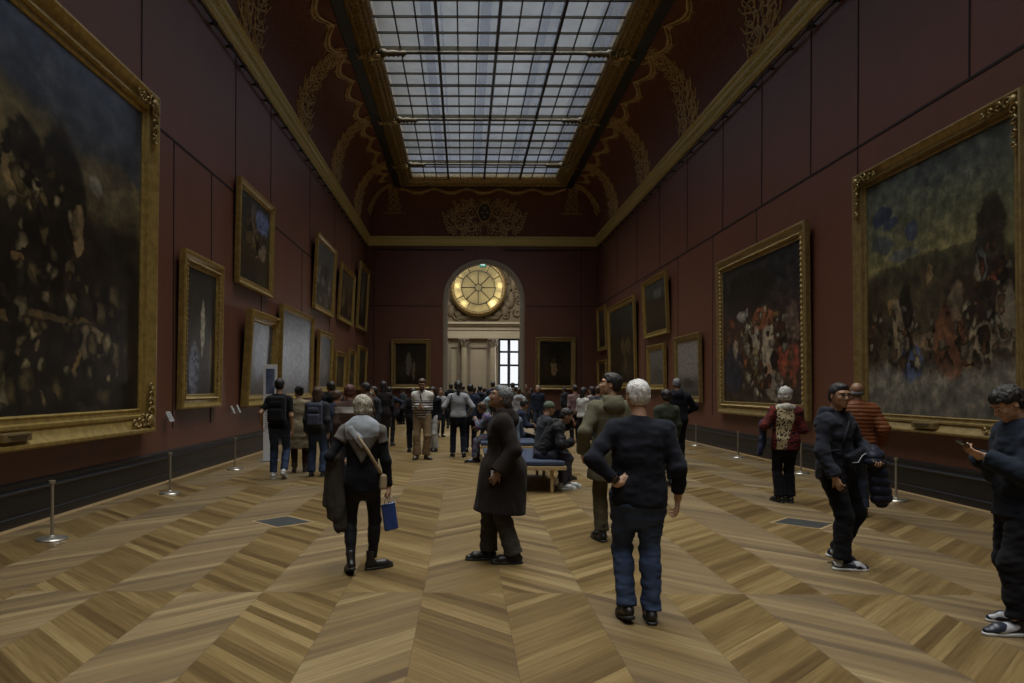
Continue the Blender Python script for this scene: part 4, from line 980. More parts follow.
def cone(a, b, ra, rb, k=0.03, ax=None, f=1.0, capa=False, capb=False, kind='U'):
    a, b = A(a), A(b); ba = b - a; L2 = float(ba @ ba) + 1e-12; dr = ba / math.sqrt(L2)
    axn = unit(ax) if ax is not None else None
    def fn(X, Y, Z):
        x, y, z = X - a[0], Y - a[1], Z - a[2]
        t = np.clip((x * ba[0] + y * ba[1] + z * ba[2]) / L2, 0, 1)
        qx, qy, qz = x - t * ba[0], y - t * ba[1], z - t * ba[2]
        q2 = qx * qx + qy * qy + qz * qz
        if axn is not None:
            c = qx * axn[0] + qy * axn[1] + qz * axn[2]; q2 = q2 + c * c * (1 / f ** 2 - 1)
        d = np.sqrt(q2) - (ra + (rb - ra) * t)
        if axn is not None: d = d * 0.8
        if capa: d = np.maximum(d, -(x * dr[0] + y * dr[1] + z * dr[2]))
        if capb: d = np.maximum(d, (X - b[0]) * dr[0] + (Y - b[1]) * dr[1] + (Z - b[2]) * dr[2])
        return d
    r = max(ra, rb); return (kind, fn, np.minimum(a, b) - r, np.maximum(a, b) + r, k)
def ell(c, r, k=0.03, Rm=None, kind='U', cut=None):
    c = A(c); r = A(r); Rm = np.eye(3) if Rm is None else Rm
    def fn(X, Y, Z):
        x, y, z = X - c[0], Y - c[1], Z - c[2]
        u = [(x * Rm[0, i] + y * Rm[1, i] + z * Rm[2, i]) for i in range(3)]
        k0 = np.sqrt((u[0] / r[0]) ** 2 + (u[1] / r[1]) ** 2 + (u[2] / r[2]) ** 2)
        k1 = np.sqrt((u[0] / r[0] ** 2) ** 2 + (u[1] / r[1] ** 2) ** 2 + (u[2] / r[2] ** 2) ** 2) + 1e-9
        d = k0 * (k0 - 1) / k1
        if cut is not None: d = np.maximum(d, (X - cut[0][0]) * cut[1][0] + (Y - cut[0][1]) * cut[1][1] + (Z - cut[0][2]) * cut[1][2])
        return d
    m_ = r.max(); return (kind, fn, c - m_, c + m_, k)
def rbox(c, hs, rad, Rm=None, k=0.0, kind='U'):
    c = A(c); hs = A(hs); Rm = np.eye(3) if Rm is None else Rm
    def fn(X, Y, Z):
        x, y, z = X - c[0], Y - c[1], Z - c[2]
        q = [np.abs(x * Rm[0, i] + y * Rm[1, i] + z * Rm[2, i]) - (hs[i] - rad) for i in range(3)]
        o = np.sqrt(np.maximum(q[0], 0) ** 2 + np.maximum(q[1], 0) ** 2 + np.maximum(q[2], 0) ** 2)
        return o + np.minimum(np.maximum(q[0], np.maximum(q[1], q[2])), 0) - rad
    m_ = float(np.linalg.norm(hs)); return (kind, fn, c - m_, c + m_, k)
def plane_cut(p, n):
    """keep only the side where (x-p).n < 0"""
    p, n = A(p), unit(n)
    return ('I', lambda X, Y, Z: (X - p[0]) * n[0] + (Y - p[1]) * n[1] + (Z - p[2]) * n[2], None, None, 0)
def bounds(prims, pad=0.02):
    lo = np.min([p[2] for p in prims if p[0] == 'U'], 0) - pad; hi = np.max([p[3] for p in prims if p[0] == 'U'], 0) + pad
    return lo, hi
def vnoise(P, seed=0):
    I = np.floor(P).astype(np.int64); F_ = P - I; F_ = F_ * F_ * (3 - 2 * F_); out = np.zeros(len(P))
    for dx in (0, 1):
        for dy in (0, 1):
            for dz in (0, 1):
                h_ = (I[:, 0] + dx) * 73856093 ^ (I[:, 1] + dy) * 19349663 ^ (I[:, 2] + dz) * 83492791 ^ (seed * 2654435761 % (1 << 31))
                h_ = (h_ ^ (h_ >> 13)) * 1274126177; h_ = (h_ ^ (h_ >> 16)) & 0xffff
                w_ = (F_[:, 0] if dx else 1 - F_[:, 0]) * (F_[:, 1] if dy else 1 - F_[:, 1]) * (F_[:, 2] if dz else 1 - F_[:, 2])
                out += w_ * h_ / 65535.0
    return out * 2 - 1
def normals(V, Q):
    n = np.cross(V[Q[:, 2]] - V[Q[:, 0]], V[Q[:, 3]] - V[Q[:, 1]]); N = np.zeros_like(V)
    for k in range(4):
        for q in range(3): N[:, q] += np.bincount(Q[:, k], weights=n[:, q], minlength=len(V))
    return N / (np.linalg.norm(N, axis=1)[:, None] + 1e-12)
def disp_noise(amp, sx=8, sz=8, seed=0, amp2=0.0, f2=30):
    def fn(V, N):
        d = vnoise(V * A((sx, sx, sz)), seed) * amp
        d = d + vnoise(V * A((sx, sx, sz)) * 2.3 + 9.1, seed + 1) * amp * 0.5
        if amp2: d = d + vnoise(V * f2, seed + 2) * amp2
        return V + N * d[:, None]
    return fn
def link_mesh(name, V, Q, mats, parent=None, midx=None, smooth=True):
    me = bpy.data.meshes.new(name); me.from_pydata(V.tolist(), [], Q.tolist())
    for m_ in (mats if isinstance(mats, (list, tuple)) else [mats]): me.materials.append(m_)
    if midx is not None: me.polygons.foreach_set('material_index', midx.astype(np.int32))
    if smooth: me.polygons.foreach_set('use_smooth', np.ones(len(Q), bool))
    o = bpy.data.objects.new(name, me); COL.objects.link(o)
    if parent is not None: o.parent = parent
    return o
def largest(V, Q, keep=0.04):
    """drop tiny loose islands"""
    n = len(V); lab = np.arange(n)
    for _ in range(60):
        m_ = lab[Q].min(1); new = lab.copy()
        for k in range(4): np.minimum.at(new, Q[:, k], m_)
        new = new[new]
        if (new == lab).all(): break
        lab = new
    ids, ct = np.unique(lab, return_counts=True); ok = np.isin(lab, ids[ct > keep * ct.max()])
    Q = Q[ok[Q[:, 0]]]; mp = np.cumsum(ok) - 1
    return V[ok], mp[Q]
def sdf(name, prims, h, mats, parent=None, disp=None, midx=None, lo=None, hi=None, clean=False):
    b0, b1 = bounds(prims); lo = b0 if lo is None else np.maximum(lo, b0); hi = b1 if hi is None else np.minimum(hi, b1)
    V, Q = Grid(lo, hi, h).apply(prims).mesh()
    if clean: V, Q = largest(V, Q)
    if disp: V = disp(V, normals(V, Q))
    mi = midx(V[Q].mean(1)) if midx else None
    return link_mesh(name, V, Q, mats, parent, mi)

# ------------------------------------------------------------------ skeleton
def ik(a, c, l1, l2, pole):
    a, c = A(a), A(c); v = c - a; d = np.linalg.norm(v); dm = (l1 + l2) * 0.998
    if d > dm: c = a + v / d * dm; v = c - a; d = dm
    u = v / d; x = (l1 * l1 - l2 * l2 + d * d) / (2 * d); hgt = math.sqrt(max(0, l1 * l1 - x * x))
    p = A(pole); p = p - (p @ u) * u; p = unit(p)
    return a + u * x + p * hgt, c
def skeleton(H=1.75, lean=0, side=0, twist=0, hip_twist=0, head=(0, 0, 0), feet=None, arms=None, pz=None, py=0.0, px=0.0, sw=1.0, poles=None, knees=None):
    """all in metres for a 1.75 m figure, scaled by H/1.75. Faces +y, right hand at +x."""
    s = H / 1.75; J = {'s': s}
    feet = feet or {}; arms = arms or {}; poles = poles or {}; knees = knees or {}
    fL = feet.get('L', (-0.09, 0.0, 0.0, 6, 0)); fR = feet.get('R', (0.09, 0.0, 0.0, -6, 0))
    Rt = rot('Z', hip_twist) @ rot('X', -lean) @ rot('Y', side); Rs = Rt @ rot('Z', twist)
    ank = {}
    for n_, f_ in (('L', fL), ('R', fR)):
        hd = math.radians(f_[3]); pt = math.radians(f_[4])       # heading (ccw), heel-raise pitch
        fw = A((-math.sin(hd), math.cos(hd), 0)); toe = A((f_[0], f_[1], f_[2])) + fw * 0.12
        # foot pivots about the ball when the heel is up
        an = toe - fw * 0.12 * math.cos(pt) + A((0, 0, 1)) * (0.085 * math.cos(pt) + 0.13 * math.sin(pt)) + fw * 0.085 * math.sin(pt)
        ank[n_] = an; J['foot' + n_] = (toe, fw, pt)
    hw = 0.092
    if pz is None:
        pz = 0.935
        for n_, sg in (('L', -1), ('R', 1)):
            hx = px + sg * hw; dx = ank[n_][0] - hx; dy = ank[n_][1] - py
            pz = min(pz, ank[n_][2] + math.sqrt(max(0.01, (0.853 ** 2) - dx * dx - dy * dy)))
    P = A((px, py, pz)); J['pelvis'] = P; J['Rt'] = Rt; J['Rs'] = Rs
    Rp = rot('Z', hip_twist)
    J['waist'] = P + Rt @ A((0, 0.0, 0.14)); J['chest'] = P + Rt @ A((0, 0.0, 0.35)); J['neck'] = P + Rt @ A((0, -0.01, 0.535))
    for n_, sg in (('L', -1), ('R', 1)):
        J['hip' + n_] = P + Rp @ A((sg * hw, 0, -0.01))
        J['sh' + n_] = P + Rt @ A((0, 0, 0.0)) + Rt @ A((0, -0.01, 0.458)) + Rs @ A((sg * 0.172 * sw, 0, 0))
        kp = knees.get(n_, tuple(J['foot' + n_][1] + A((0, 0.6, 0))))
        J['kn' + n_], J['an' + n_] = ik(J['hip' + n_], ank[n_], 0.435, 0.42, kp)
        w_ = arms.get(n_); sh = J['sh' + n_]
        tgt = sh + A((sg * 0.05, 0.04, -0.52)) if w_ is None else A(w_)
        pole = poles.get(n_, (sg * 0.3, -1.0, 0.0))
        J['el' + n_], J['wr' + n_] = ik(sh, tgt, 0.285, 0.255, pole)
    yaw, pit, rol = head
    Rh = Rs @ rot('Z', yaw) @ rot('X', pit) @ rot('Y', rol); J['Rh'] = Rh
    piv = J['neck'] + unit(Rt @ A((0, 0.25, 1))) * 0.075; J['piv'] = piv; J['head'] = piv + Rh @ A((0, 0.022, 0.105))
    for k_ in list(J):
        if k_ in ('s', 'Rt', 'Rs', 'Rh'): continue
        if k_.startswith('foot'): J[k_] = (J[k_][0] * s, J[k_][1], J[k_][2])
        else: J[k_] = J[k_] * s
    return J
def head_prims(J, hs=1.0):
    s = J['s'] * hs; C = J['head']; M = J['Rh']; w_ = lambda p: C + M @ (A(p) * s); e = lambda c, r, k=0.02, kind='U', Q=None: ell(w_(c), A(r) * s, k * s, M if Q is None else M @ Q, kind)
    pr = [e((0, -0.010, 0.028), (0.076, 0.094, 0.084)), e((0, 0.022, -0.020), (0.064, 0.070, 0.082), 0.03), e((0, 0.040, -0.062), (0.050, 0.048, 0.040), 0.03),
          e((0, 0.070, -0.096), (0.024, 0.020, 0.017), 0.022), e((0, 0.078, 0.030), (0.052, 0.018, 0.014), 0.02), e((-0.036, 0.066, -0.022), (0.024, 0.022, 0.02), 0.02), e((0.036, 0.066, -0.022), (0.024, 0.022, 0.02), 0.02),
          e((-0.031, 0.096, 0.004), (0.017, 0.016, 0.012), 0.014, 'S'), e((0.031, 0.096, 0.004), (0.017, 0.016, 0.012), 0.014, 'S'),
          cone(w_((0, 0.086, 0.014)), w_((0, 0.108, -0.026)), 0.009 * s, 0.0125 * s, 0.012 * s), e((-0.011, 0.098, -0.031), (0.009, 0.011, 0.008), 0.008), e((0.011, 0.098, -0.031), (0.009, 0.011, 0.008), 0.008),
          e((0, 0.088, -0.056), (0.024, 0.012, 0.007), 0.008), e((0, 0.087, -0.068), (0.020, 0.011, 0.008), 0.008), e((0, 0.101, -0.0615), (0.022, 0.006, 0.0018), 0.003, 'S')]
    for sg in (-1, 1):
        pr += [e((sg * 0.078, -0.006, -0.004), (0.009, 0.019, 0.032), 0.008, 'U', rot('Z', sg * -18)), e((sg * 0.086, -0.002, -0.002), (0.005, 0.011, 0.02), 0.004, 'S', rot('Z', sg * -18))]
    return pr
def hand_prims(J, n_, curl=28, spread=3, hdir=None, palm=None, thumb=40, hs=1.0, curls=None):
    s = J['s'] * hs; wr = J['wr' + n_]; el = J['el' + n_]; sg = -1 if n_ == 'L' else 1
    d = unit(wr - el) if hdir is None else unit(hdir)
    pn = A((-sg, 0, 0)) if palm is None else A(palm)
    pn = unit(pn - (pn @ d) * d)
    t = np.cross(d, pn) * (1 if n_ == 'L' else -1); t = unit(t)     # thumb side
    Mx = np.stack([t, pn, d], 1); w_ = lambda a, b, c: wr + (t * a + pn * b + d * c) * s
    pr = [cone(wr - d * 0.02, w_(0, 0, 0.02), 0.026 * s, 0.025 * s, 0.02, pn, 0.75), ell(w_(0.004, 0.002, 0.055), A((0.041, 0.0155, 0.048)) * s, 0.012, Mx), ell(w_(0.024, 0.008, 0.035), A((0.018, 0.015, 0.03)) * s, 0.012, Mx)]
    for i, (o_, l_, r_) in enumerate(((0.029, 0.074, 0.0085), (0.0095, 0.083, 0.0088), (-0.0105, 0.077, 0.0084), (-0.029, 0.060, 0.0075))):
        c_ = math.radians((curls[i] if curls else curl + i * 4)); sp = math.radians((1.5 - i) * spread)
        base = w_(o_, 0, 0.088 if i < 3 else 0.082); p = base
        ang = c_ * 0.6
        for seg, fr in enumerate((0.45, 0.31, 0.24)):
            dd = d * math.cos(ang) * math.cos(sp) + t * math.sin(sp) * math.cos(ang) + pn * math.sin(ang)
            q_ = p + dd * l_ * fr * s; pr.append(cone(p, q_, r_ * s * (1 - 0.07 * seg), r_ * s * (0.93 - 0.07 * seg), 0.003)); p = q_; ang += c_
    th = math.radians(thumb); dt = unit(d * math.cos(th) + t * math.sin(th) + pn * 0.25)
    p0 = w_(0.026, 0.006, 0.026); p1 = p0 + dt * 0.042 * s; p2 = p1 + unit(dt + d * 0.35 + pn * 0.1) * 0.034 * s
    pr += [cone(p0, p1, 0.0125 * s, 0.0105 * s, 0.006), cone(p1, p2, 0.0105 * s, 0.0085 * s, 0.003)]
    J['hand' + n_] = w_(0, 0.02, 0.085); J['handM' + n_] = Mx
    return pr
def body_core(J, b=1.0, t=0.0, fem=0.0):
    s = J['s']; fwd = J['Rt'] @ A((0, 1, 0)); P, W, Cc = J['pelvis'], J['waist'], J['chest']; Rt = J['Rt']
    pr = [ell(P + A((0, -0.01, -0.01)) * s, A((0.158 * b + t + 0.012 * fem, 0.108 * b + t, 0.115 + t)) * s, 0.05, J['Rt']),
          cone(P + Rt @ A((0, 0, 0.02)) * s, W, (0.148 * b + t) * s, (0.132 * b - 0.012 * fem + t) * s, 0.05, fwd, 0.72),
          cone(W, Cc, (0.132 * b - 0.012 * fem + t) * s, (0.158 * b - 0.01 * fem + t) * s, 0.05, fwd, 0.70),
          cone(J['shL'] + (Cc - J['shL']) * 0.12, J['shR'] + (Cc - J['shR']) * 0.12, (0.055 + t) * s, (0.055 + t) * s, 0.06),
          cone(Cc + Rt @ A((0, -0.012, 0.0)) * s, Cc + Rt @ A((0, -0.012, 0.09)) * s, (0.135 * b + t) * s, (0.085 + t) * s, 0.06, fwd, 0.72),
          cone(J['shL'] * 0.55 + J['neck'] * 0.45 - A((0, 0, 0.012)) * s, J['neck'] - (J['piv'] - J['neck']) * 0.25, (0.040 + t * 0.9) * s, (0.050 + t * 0.6) * s, 0.035), cone(J['shR'] * 0.55 + J['neck'] * 0.45 - A((0, 0, 0.012)) * s, J['neck'] - (J['piv'] - J['neck']) * 0.25, (0.040 + t * 0.9) * s, (0.050 + t * 0.6) * s, 0.035)]
    return pr
def arm_prims(J, n_, t=0.0, b=1.0, upto=1.0, cuff=0.0, k=0.035):
    s = J['s']; sh, el, wr = J['sh' + n_], J['el' + n_], J['wr' + n_]
    pr = [ell(sh, A((0.050 * b + t * 0.7,) * 3) * s, 0.05), cone(sh, el if upto >= 1 else sh + (el - sh) * upto * 1.0, (0.046 * b + t * 0.75) * s, (0.037 * b + t * 0.75) * s, k, capb=upto < 1)]
    if upto >= 1:
        e2 = el + (wr - el) * (min(1.0, upto - 1.0 if upto > 1 else 1.0))
        pr.append(cone(el, e2, (0.038 * b + t * 0.75) * s, (0.027 + t * 0.75 + cuff) * s, k, capb=True))
    return pr
def leg_prims(J, n_, t=0.0, b=1.0, cuff=0.0, end=1.0, knee=0.0):
    s = J['s']; hp, kn, an = J['hip' + n_], J['kn' + n_], J['an' + n_]; cb = unit(A((0, -1, 0)) - unit(kn - an) * 0)
    pr = [cone(hp, kn, (0.088 * b + t) * s, (0.056 + t + knee) * s, 0.04), cone(kn, kn + (an - kn) * end, (0.056 + t + knee) * s, (0.040 + t + cuff) * s, 0.03, capb=True)]
    back = np.cross(unit(an - kn), A((1, 0, 0))); back = back if back[1] < 0 else -back
    if t < 0.025: pr.append(cone(kn * 0.75 + an * 0.25 + back * 0.02 * s, kn * 0.5 + an * 0.5 + back * 0.012 * s, (0.046 + t) * s, (0.036 + t) * s, 0.04))
    return pr

def mat_skin(name, col):
    if name in _cache: return _cache[name]
    t = NT(name); co = t.coord(); c = t.mix(t.noise(co, 30, 3), sc(col, 0.85), sc(col, 1.12))
    t.b.inputs['Subsurface Weight'].default_value = 0.08; t.b.inputs['Subsurface Radius'].default_value = (0.01, 0.004, 0.002)
    _cache[name] = t.set(c, 0.5, 0, 0.35); return _cache[name]
def mat_hair(name, col, col2=None):
    if name in _cache: return _cache[name]
    t = NT(name); co = t.coord(); n = t.noise(t.mapping(co, (90, 90, 22)), 1.0, 3, 0.7)
    c = t.mix(t.smooth(n, 0.35, 0.65), col, col2 or sc(col, 1.9)); t.bump(n, 0.6, 0.01)
    _cache[name] = t.set(c, 0.55, 0, 0.35); return _cache[name]
SK_PALE = mat_skin('pale_skin', (0.42, 0.25, 0.17)); SK_MID = mat_skin('olive_skin', (0.33, 0.19, 0.12)); SK_TAN = mat_skin('tan_skin', (0.22, 0.125, 0.078))
H_BLACK = mat_hair('black_hair', (0.010, 0.008, 0.008)); H_BROWN = mat_hair('brown_hair', (0.035, 0.018, 0.010)); H_GREY = mat_hair('silver_hair', (0.20, 0.19, 0.18), (0.55, 0.53, 0.50))
H_WHITE = mat_hair('white_hair', (0.36, 0.34, 0.34), (0.72, 0.70, 0.70)); H_SALT = mat_hair('grey_black_hair', (0.05, 0.05, 0.055), (0.17, 0.17, 0.18)); H_RED = mat_hair('auburn_hair', (0.045, 0.014, 0.012)); H_SANDY = mat_hair('ash_blonde_hair', (0.13, 0.11, 0.085), (0.42, 0.38, 0.31))
M_SOLE = plain('white_rubber_sole', (0.5, 0.5, 0.48), 0.6); M_SOLEB = plain('black_rubber_sole', (0.015, 0.015, 0.015), 0.6); M_EYE = plain('eye_white', (0.5, 0.47, 0.44), 0.2); M_IRIS = plain('dark_iris', (0.015, 0.01, 0.008), 0.15)
def hair_prims(J, style, hs=1.0, vol=1.0):
    s = J['s'] * hs; C = J['head']; M = J['Rh']; w_ = lambda p: C + M @ (A(p) * s)
    e = lambda c, r, k=0.02, kind='U': ell(w_(c), A(r) * s, k * s, M, kind)
    v = 0.010 * vol
    face = rbox(w_((0, 0.105, -0.045)), A((0.075, 0.07, 0.098)) * s, 0.03 * s, M, 0.012, 'S')
    if style == 'short':
        return [e((0, -0.014, 0.032), (0.077 + v, 0.096 + v, 0.084 + v)), e((0, -0.05, -0.02), (0.066 + v, 0.05 + v, 0.06)), e((0, 0.045, 0.085), (0.05, 0.04, 0.022 + v * 0.6)), face,
                rbox(w_((0, 0.03, -0.06)), A((0.12, 0.055, 0.07)) * s, 0.02 * s, M, 0.01, 'S'), plane_cut(w_((0, 0, -0.072)), M @ A((0, 0.2, -1)))]
    if style == 'bald': return [e((0, -0.035, -0.022), (0.079, 0.072, 0.045)), face, rbox(w_((0, 0.06, -0.03)), A((0.12, 0.055, 0.12)) * s, 0.02 * s, M, 0.0, 'S'), plane_cut(w_((0, 0, -0.066)), M @ A((0, 0, -1)))]
    if style == 'bob':
        return [e((0, -0.016, 0.034), (0.084 + v, 0.102 + v, 0.088 + v)), e((0, -0.045, -0.03), (0.082 + v, 0.07 + v, 0.062)), e((0, 0.05, 0.075), (0.055, 0.045, 0.03)), face]
    if style in ('long', 'pony'):
        dn = A((0, 0, -1.0)); back = M @ A((0, -0.06, -0.02)) * s; p0 = C + back; p1 = C + M @ A((0, -0.075, -0.12)) * s; p2 = p1 + dn * 0.16 * s + M @ A((0, -0.02, 0)) * s
        pr = [e((0, -0.016, 0.034), (0.083 + v, 0.101 + v, 0.087 + v)), e((0, -0.045, -0.03), (0.082 + v, 0.062 + v, 0.065)), face]
        if style == 'long': pr = pr[:-1] + [cone(p0, p1, 0.078 * s, 0.075 * s, 0.04, M @ A((0, 1, 0)), 0.6), cone(p1, p2, 0.075 * s, 0.05 * s, 0.04, M @ A((0, 1, 0)), 0.5), face]
        else: pr = pr[:-1] + [cone(p0 + M @ A((0, -0.05, 0.05)) * s, p1 + M @ A((0, -0.05, 0)) * s, 0.03 * s, 0.035 * s, 0.02), cone(p1 + M @ A((0, -0.05, 0)) * s, p2 + M @ A((0, -0.02, 0)) * s, 0.035 * s, 0.018 * s, 0.02), face]
        return pr
    if style == 'bun': return [e((0, -0.014, 0.032), (0.080 + v, 0.098 + v, 0.086 + v)), e((0, -0.05, -0.02), (0.066 + v, 0.05 + v, 0.055)), e((0, -0.10, 0.075), (0.045, 0.04, 0.04), 0.01), face]
    if style == 'beanie': return [e((0, -0.016, 0.045), (0.090, 0.108, 0.096)), plane_cut(w_((0, 0, 0.012)), M @ A((0, 0.12, -1)))]
def shoe_parts(J, n_, root, mat, sole, h, kind='shoe'):
    toe, fw, pt = J['foot' + n_]; s = J['s']; up = A((0, 0, 1)); rt = np.cross(fw, up)
    # local frame pitched about the ball of the foot
    f2 = fw * math.cos(pt) - up * math.sin(pt); u2 = up * math.cos(pt) + fw * math.sin(pt); M = np.stack([rt, f2, u2], 1)
    w_ = lambda x, y, z: toe + M @ A((x, y, z)) * s
    pr = [cone(w_(0, -0.165, 0.052), w_(0, 0.02, 0.045), 0.037 * s, 0.046 * s, 0.02), cone(w_(0, 0.0, 0.038), w_(0.0, 0.085, 0.032), 0.045 * s, 0.033 * s, 0.02, M @ A((0, 0, 1)), 0.75), cone(w_(0, -0.145, 0.06), w_(0, -0.135, 0.115 if kind != 'boot' else 0.19), 0.040 * s, (0.042 if kind != 'boot' else 0.05) * s, 0.02, capb=True), plane_cut(w_(0, 0, 0.018), -u2)]
    so = [cone(w_(0, -0.165, 0.012), w_(0, 0.0, 0.012), 0.041 * s, 0.047 * s, 0.0), cone(w_(0, 0.0, 0.012), w_(0, 0.085, 0.012), 0.047 * s, 0.036 * s, 0.01), plane_cut(w_(0, 0, 0.026), u2), plane_cut(w_(0, 0, 0.0), -u2)]
    o = sdf('shoe', pr, h, mat, root); sdf('sole', so, h, sole, o); return o

# ------------------------------------------------------------------ a dressed person
HF = {0: 0.009, 1: 0.014, 2: 0.022}
def person(name, label, px, py, rz, H, lod=0, pose=None, skin=SK_PALE, hair=('short', H_BLACK), top=None, legs=None, shoes=None, b=1.0, fem=0.0, hands=None, loc=None, extra=None, group=None, hs=1.0):
    """px, py: where the point midway between the feet meets the floor in the photograph"""
    x, y = ground(px, py) if loc is None else loc
    root = empty('person', (x, y, 0), R(rz), label, 'person', group)
    J = skeleton(H, **(pose or {})); s = J['s']; h = HF[lod]; J['h'] = h; J['root'] = root; hands = hands or {}
    # body: head and hands finely, the covered trunk and limbs coarsely, one mesh
    Vs, Qs = [], []; base = 0
    def take(pr, hh, lo=None, hi=None):
        nonlocal base
        b0, b1 = bounds(pr); lo = b0 if lo is None else lo; hi = b1 if hi is None else hi
        V, Q = Grid(lo, hi, hh).apply(pr).mesh(); Vs.append(V); Qs.append(Q + base); base += len(V)
    neck = [cone(J['neck'] - (J['piv'] - J['neck']) * 0.7, J['head'] + J['Rh'] @ A((0, -0.02, -0.05)) * s, 0.060 * s, 0.052 * s, 0.03)]
    take(head_prims(J, hs) + neck, [0.0055, 0.009, 0.014][lod])
    sl = (top or {}).get('sleeve', 2.0)
    for n_ in 'LR':
        hp = hand_prims(J, n_, **hands.get(n_, {}))
        fa = [cone(J['el' + n_], J['wr' + n_], 0.039 * s * b, 0.026 * s, 0.02)]
        if sl < 1: fa = [cone(J['sh' + n_], J['el' + n_], 0.046 * b * s, 0.038 * b * s, 0.02)] + fa
        take(fa + hp, [0.0042, 0.006, 0.009][lod])
    core = body_core(J, b * 0.93, -0.012, fem)
    for n_ in 'LR': core += leg_prims(J, n_, -0.012, b) + arm_prims(J, n_, -0.01, b)[:2]
    take(core, 0.024)
    bo = link_mesh('body', np.concatenate(Vs), np.concatenate(Qs), skin, root)
    # eyes and brows
    if lod == 0:
        C, M = J['head'], J['Rh']; hh = s * hs
        for sg in (-1, 1):
            e = C + M @ A((sg * 0.031, 0.078, 0.003)) * hh; f_ = M @ A((0, 1, 0))
            eo = MB().ball(tuple(e), 0.0118 * hh, 8).build('eye', M_EYE, root, smooth=True)
            MB().ball(tuple(e + f_ * 0.0095 * hh), (0.0055 * hh,) * 3, 6).build('iris', M_IRIS, eo, smooth=True)
            MB().tube([tuple(C + M @ A((sg * q[0], q[1], q[2])) * hh) for q in ((0.014, 0.098, 0.022), (0.030, 0.096, 0.027), (0.047, 0.082, 0.021))], [0.003, 0.0045, 0.002], 5).build('eyebrow', hair[1], root, smooth=True)
    if hair[0]:
        hv = hair[2] if len(hair) > 2 else 1.0
        sdf('hair' if hair[0] != 'beanie' else 'beanie', hair_prims(J, hair[0], hs, hv), [0.0065, 0.010, 0.016][lod], hair[1], root, disp_noise(0.004 * hv, 55, 30, 3, 0.0025, 120) if hair[0] != 'beanie' else None)
    # trousers
    lg = dict(t=0.010, cuff=0.012, knee=0.0, mat=cloth('dark_trousers', (0.02, 0.02, 0.023)), end=0.93, amp=0.005); lg.update(legs or {})
    pr = [ell(J['pelvis'] + A((0, -0.012, -0.015)) * s, A((0.160 * b + lg['t'], 0.112 * b + lg['t'], 0.125)) * s, 0.04, rot('Z', 0))]
    pr = [cone(J['pelvis'] + A((0, 0, -0.06)) * s, J['pelvis'] + A((0, 0, 0.09)) * s, (0.155 * b + lg['t']) * s, (0.142 * b + lg['t']) * s, 0.04, J['Rt'] @ A((0, 1, 0)), 0.74, capb=True)]
    for n_ in 'LR': pr += leg_prims(J, n_, lg['t'], b, lg['cuff'], lg['end'], lg['knee'])
    for n_, sg in (('L', -1), ('R', 1)): pr.append(ell(J['hip' + n_] + A((sg * -0.012, -0.042, 0.0)) * s, A((0.080, 0.070, 0.085)) * s * b, 0.05))
    sdf('trousers' if not lg.get('name') else lg['name'], pr, h, lg['mat'], root, disp_noise(lg['amp'], 9, 22, int(abs(px) * 7) % 97))
    # upper garment
    tp = dict(t=0.018, mat=cloth('black_jumper', (0.012, 0.012, 0.016)), hem=-0.06, sleeve=2.0, flare=0.0, hood=False, collar=0.0, amp=0.005, name='jumper', cuff=0.006, belly=0.0, sx=9, sz=14); tp.update(top or {})
    t_ = tp['t']; Rt = J['Rt']; fwd = Rt @ A((0, 1, 0)); P = J['pelvis']
    pr = body_core(J, b, t_, fem)[2:]
    wr_ = (0.146 * b - 0.012 * fem + t_) * s
    if tp['hem'] > -0.12: pr.insert(0, cone(P + Rt @ A((0, 0, tp['hem'])) * s, J['waist'], (0.156 * b + t_ + tp['flare']) * s, wr_, 0.04, fwd, 0.76, capa=True))
    else:
        pass
    if -0.12 <= tp['hem'] < 0.03 and J['pelvis'][2] > 0.7 * s:
        hp_ = P + Rt @ A((0, 0, tp['hem'])) * s; dn_ = -(Rt @ A((0, 0, 1)))
        for n_, sg in (('L', -1), ('R', 1)): pr.append(ell(J['hip' + n_] + A((sg * -0.012, -0.042, 0.02)) * s, A((0.082, 0.066, 0.10)) * s * b + A((1, 1, 1)) * (t_ + 0.004) * s, 0.04, cut=(hp_, dn_)))
    if tp['hem'] <= -0.12:
        lm = (J['knL'] + J['knR']) / 2; hz = P + A((0, 0, tp['hem'])) * s; hz[:2] = hz[:2] * 0.6 + lm[:2] * 0.4
        pr.insert(0, cone(P, J['waist'], (0.162 * b + t_ + tp['flare'] * 0.5) * s, wr_, 0.04, fwd, 0.78)); pr.insert(0, cone(hz, P, (0.165 * b + t_ + tp['flare']) * s, (0.162 * b + t_ + tp['flare'] * 0.5) * s, 0.04, fwd, tp.get('flat', 0.80), capa=True))
    if tp['belly']: pr.append(ell(J['waist'] + fwd * 0.05 * s, A((0.12, 0.06 + tp['belly'], 0.12)) * s, 0.06, Rt))
    for n_ in 'LR': pr += arm_prims(J, n_, t_, b, tp['sleeve'], tp['cuff'])
    if tp['collar']: pr.append(cone(J['neck'] - (J['piv'] - J['neck']) * 0.35, J['neck'] + (J['piv'] - J['neck']) * tp['collar'], 0.078 * s, 0.070 * s, 0.02, capb=True))
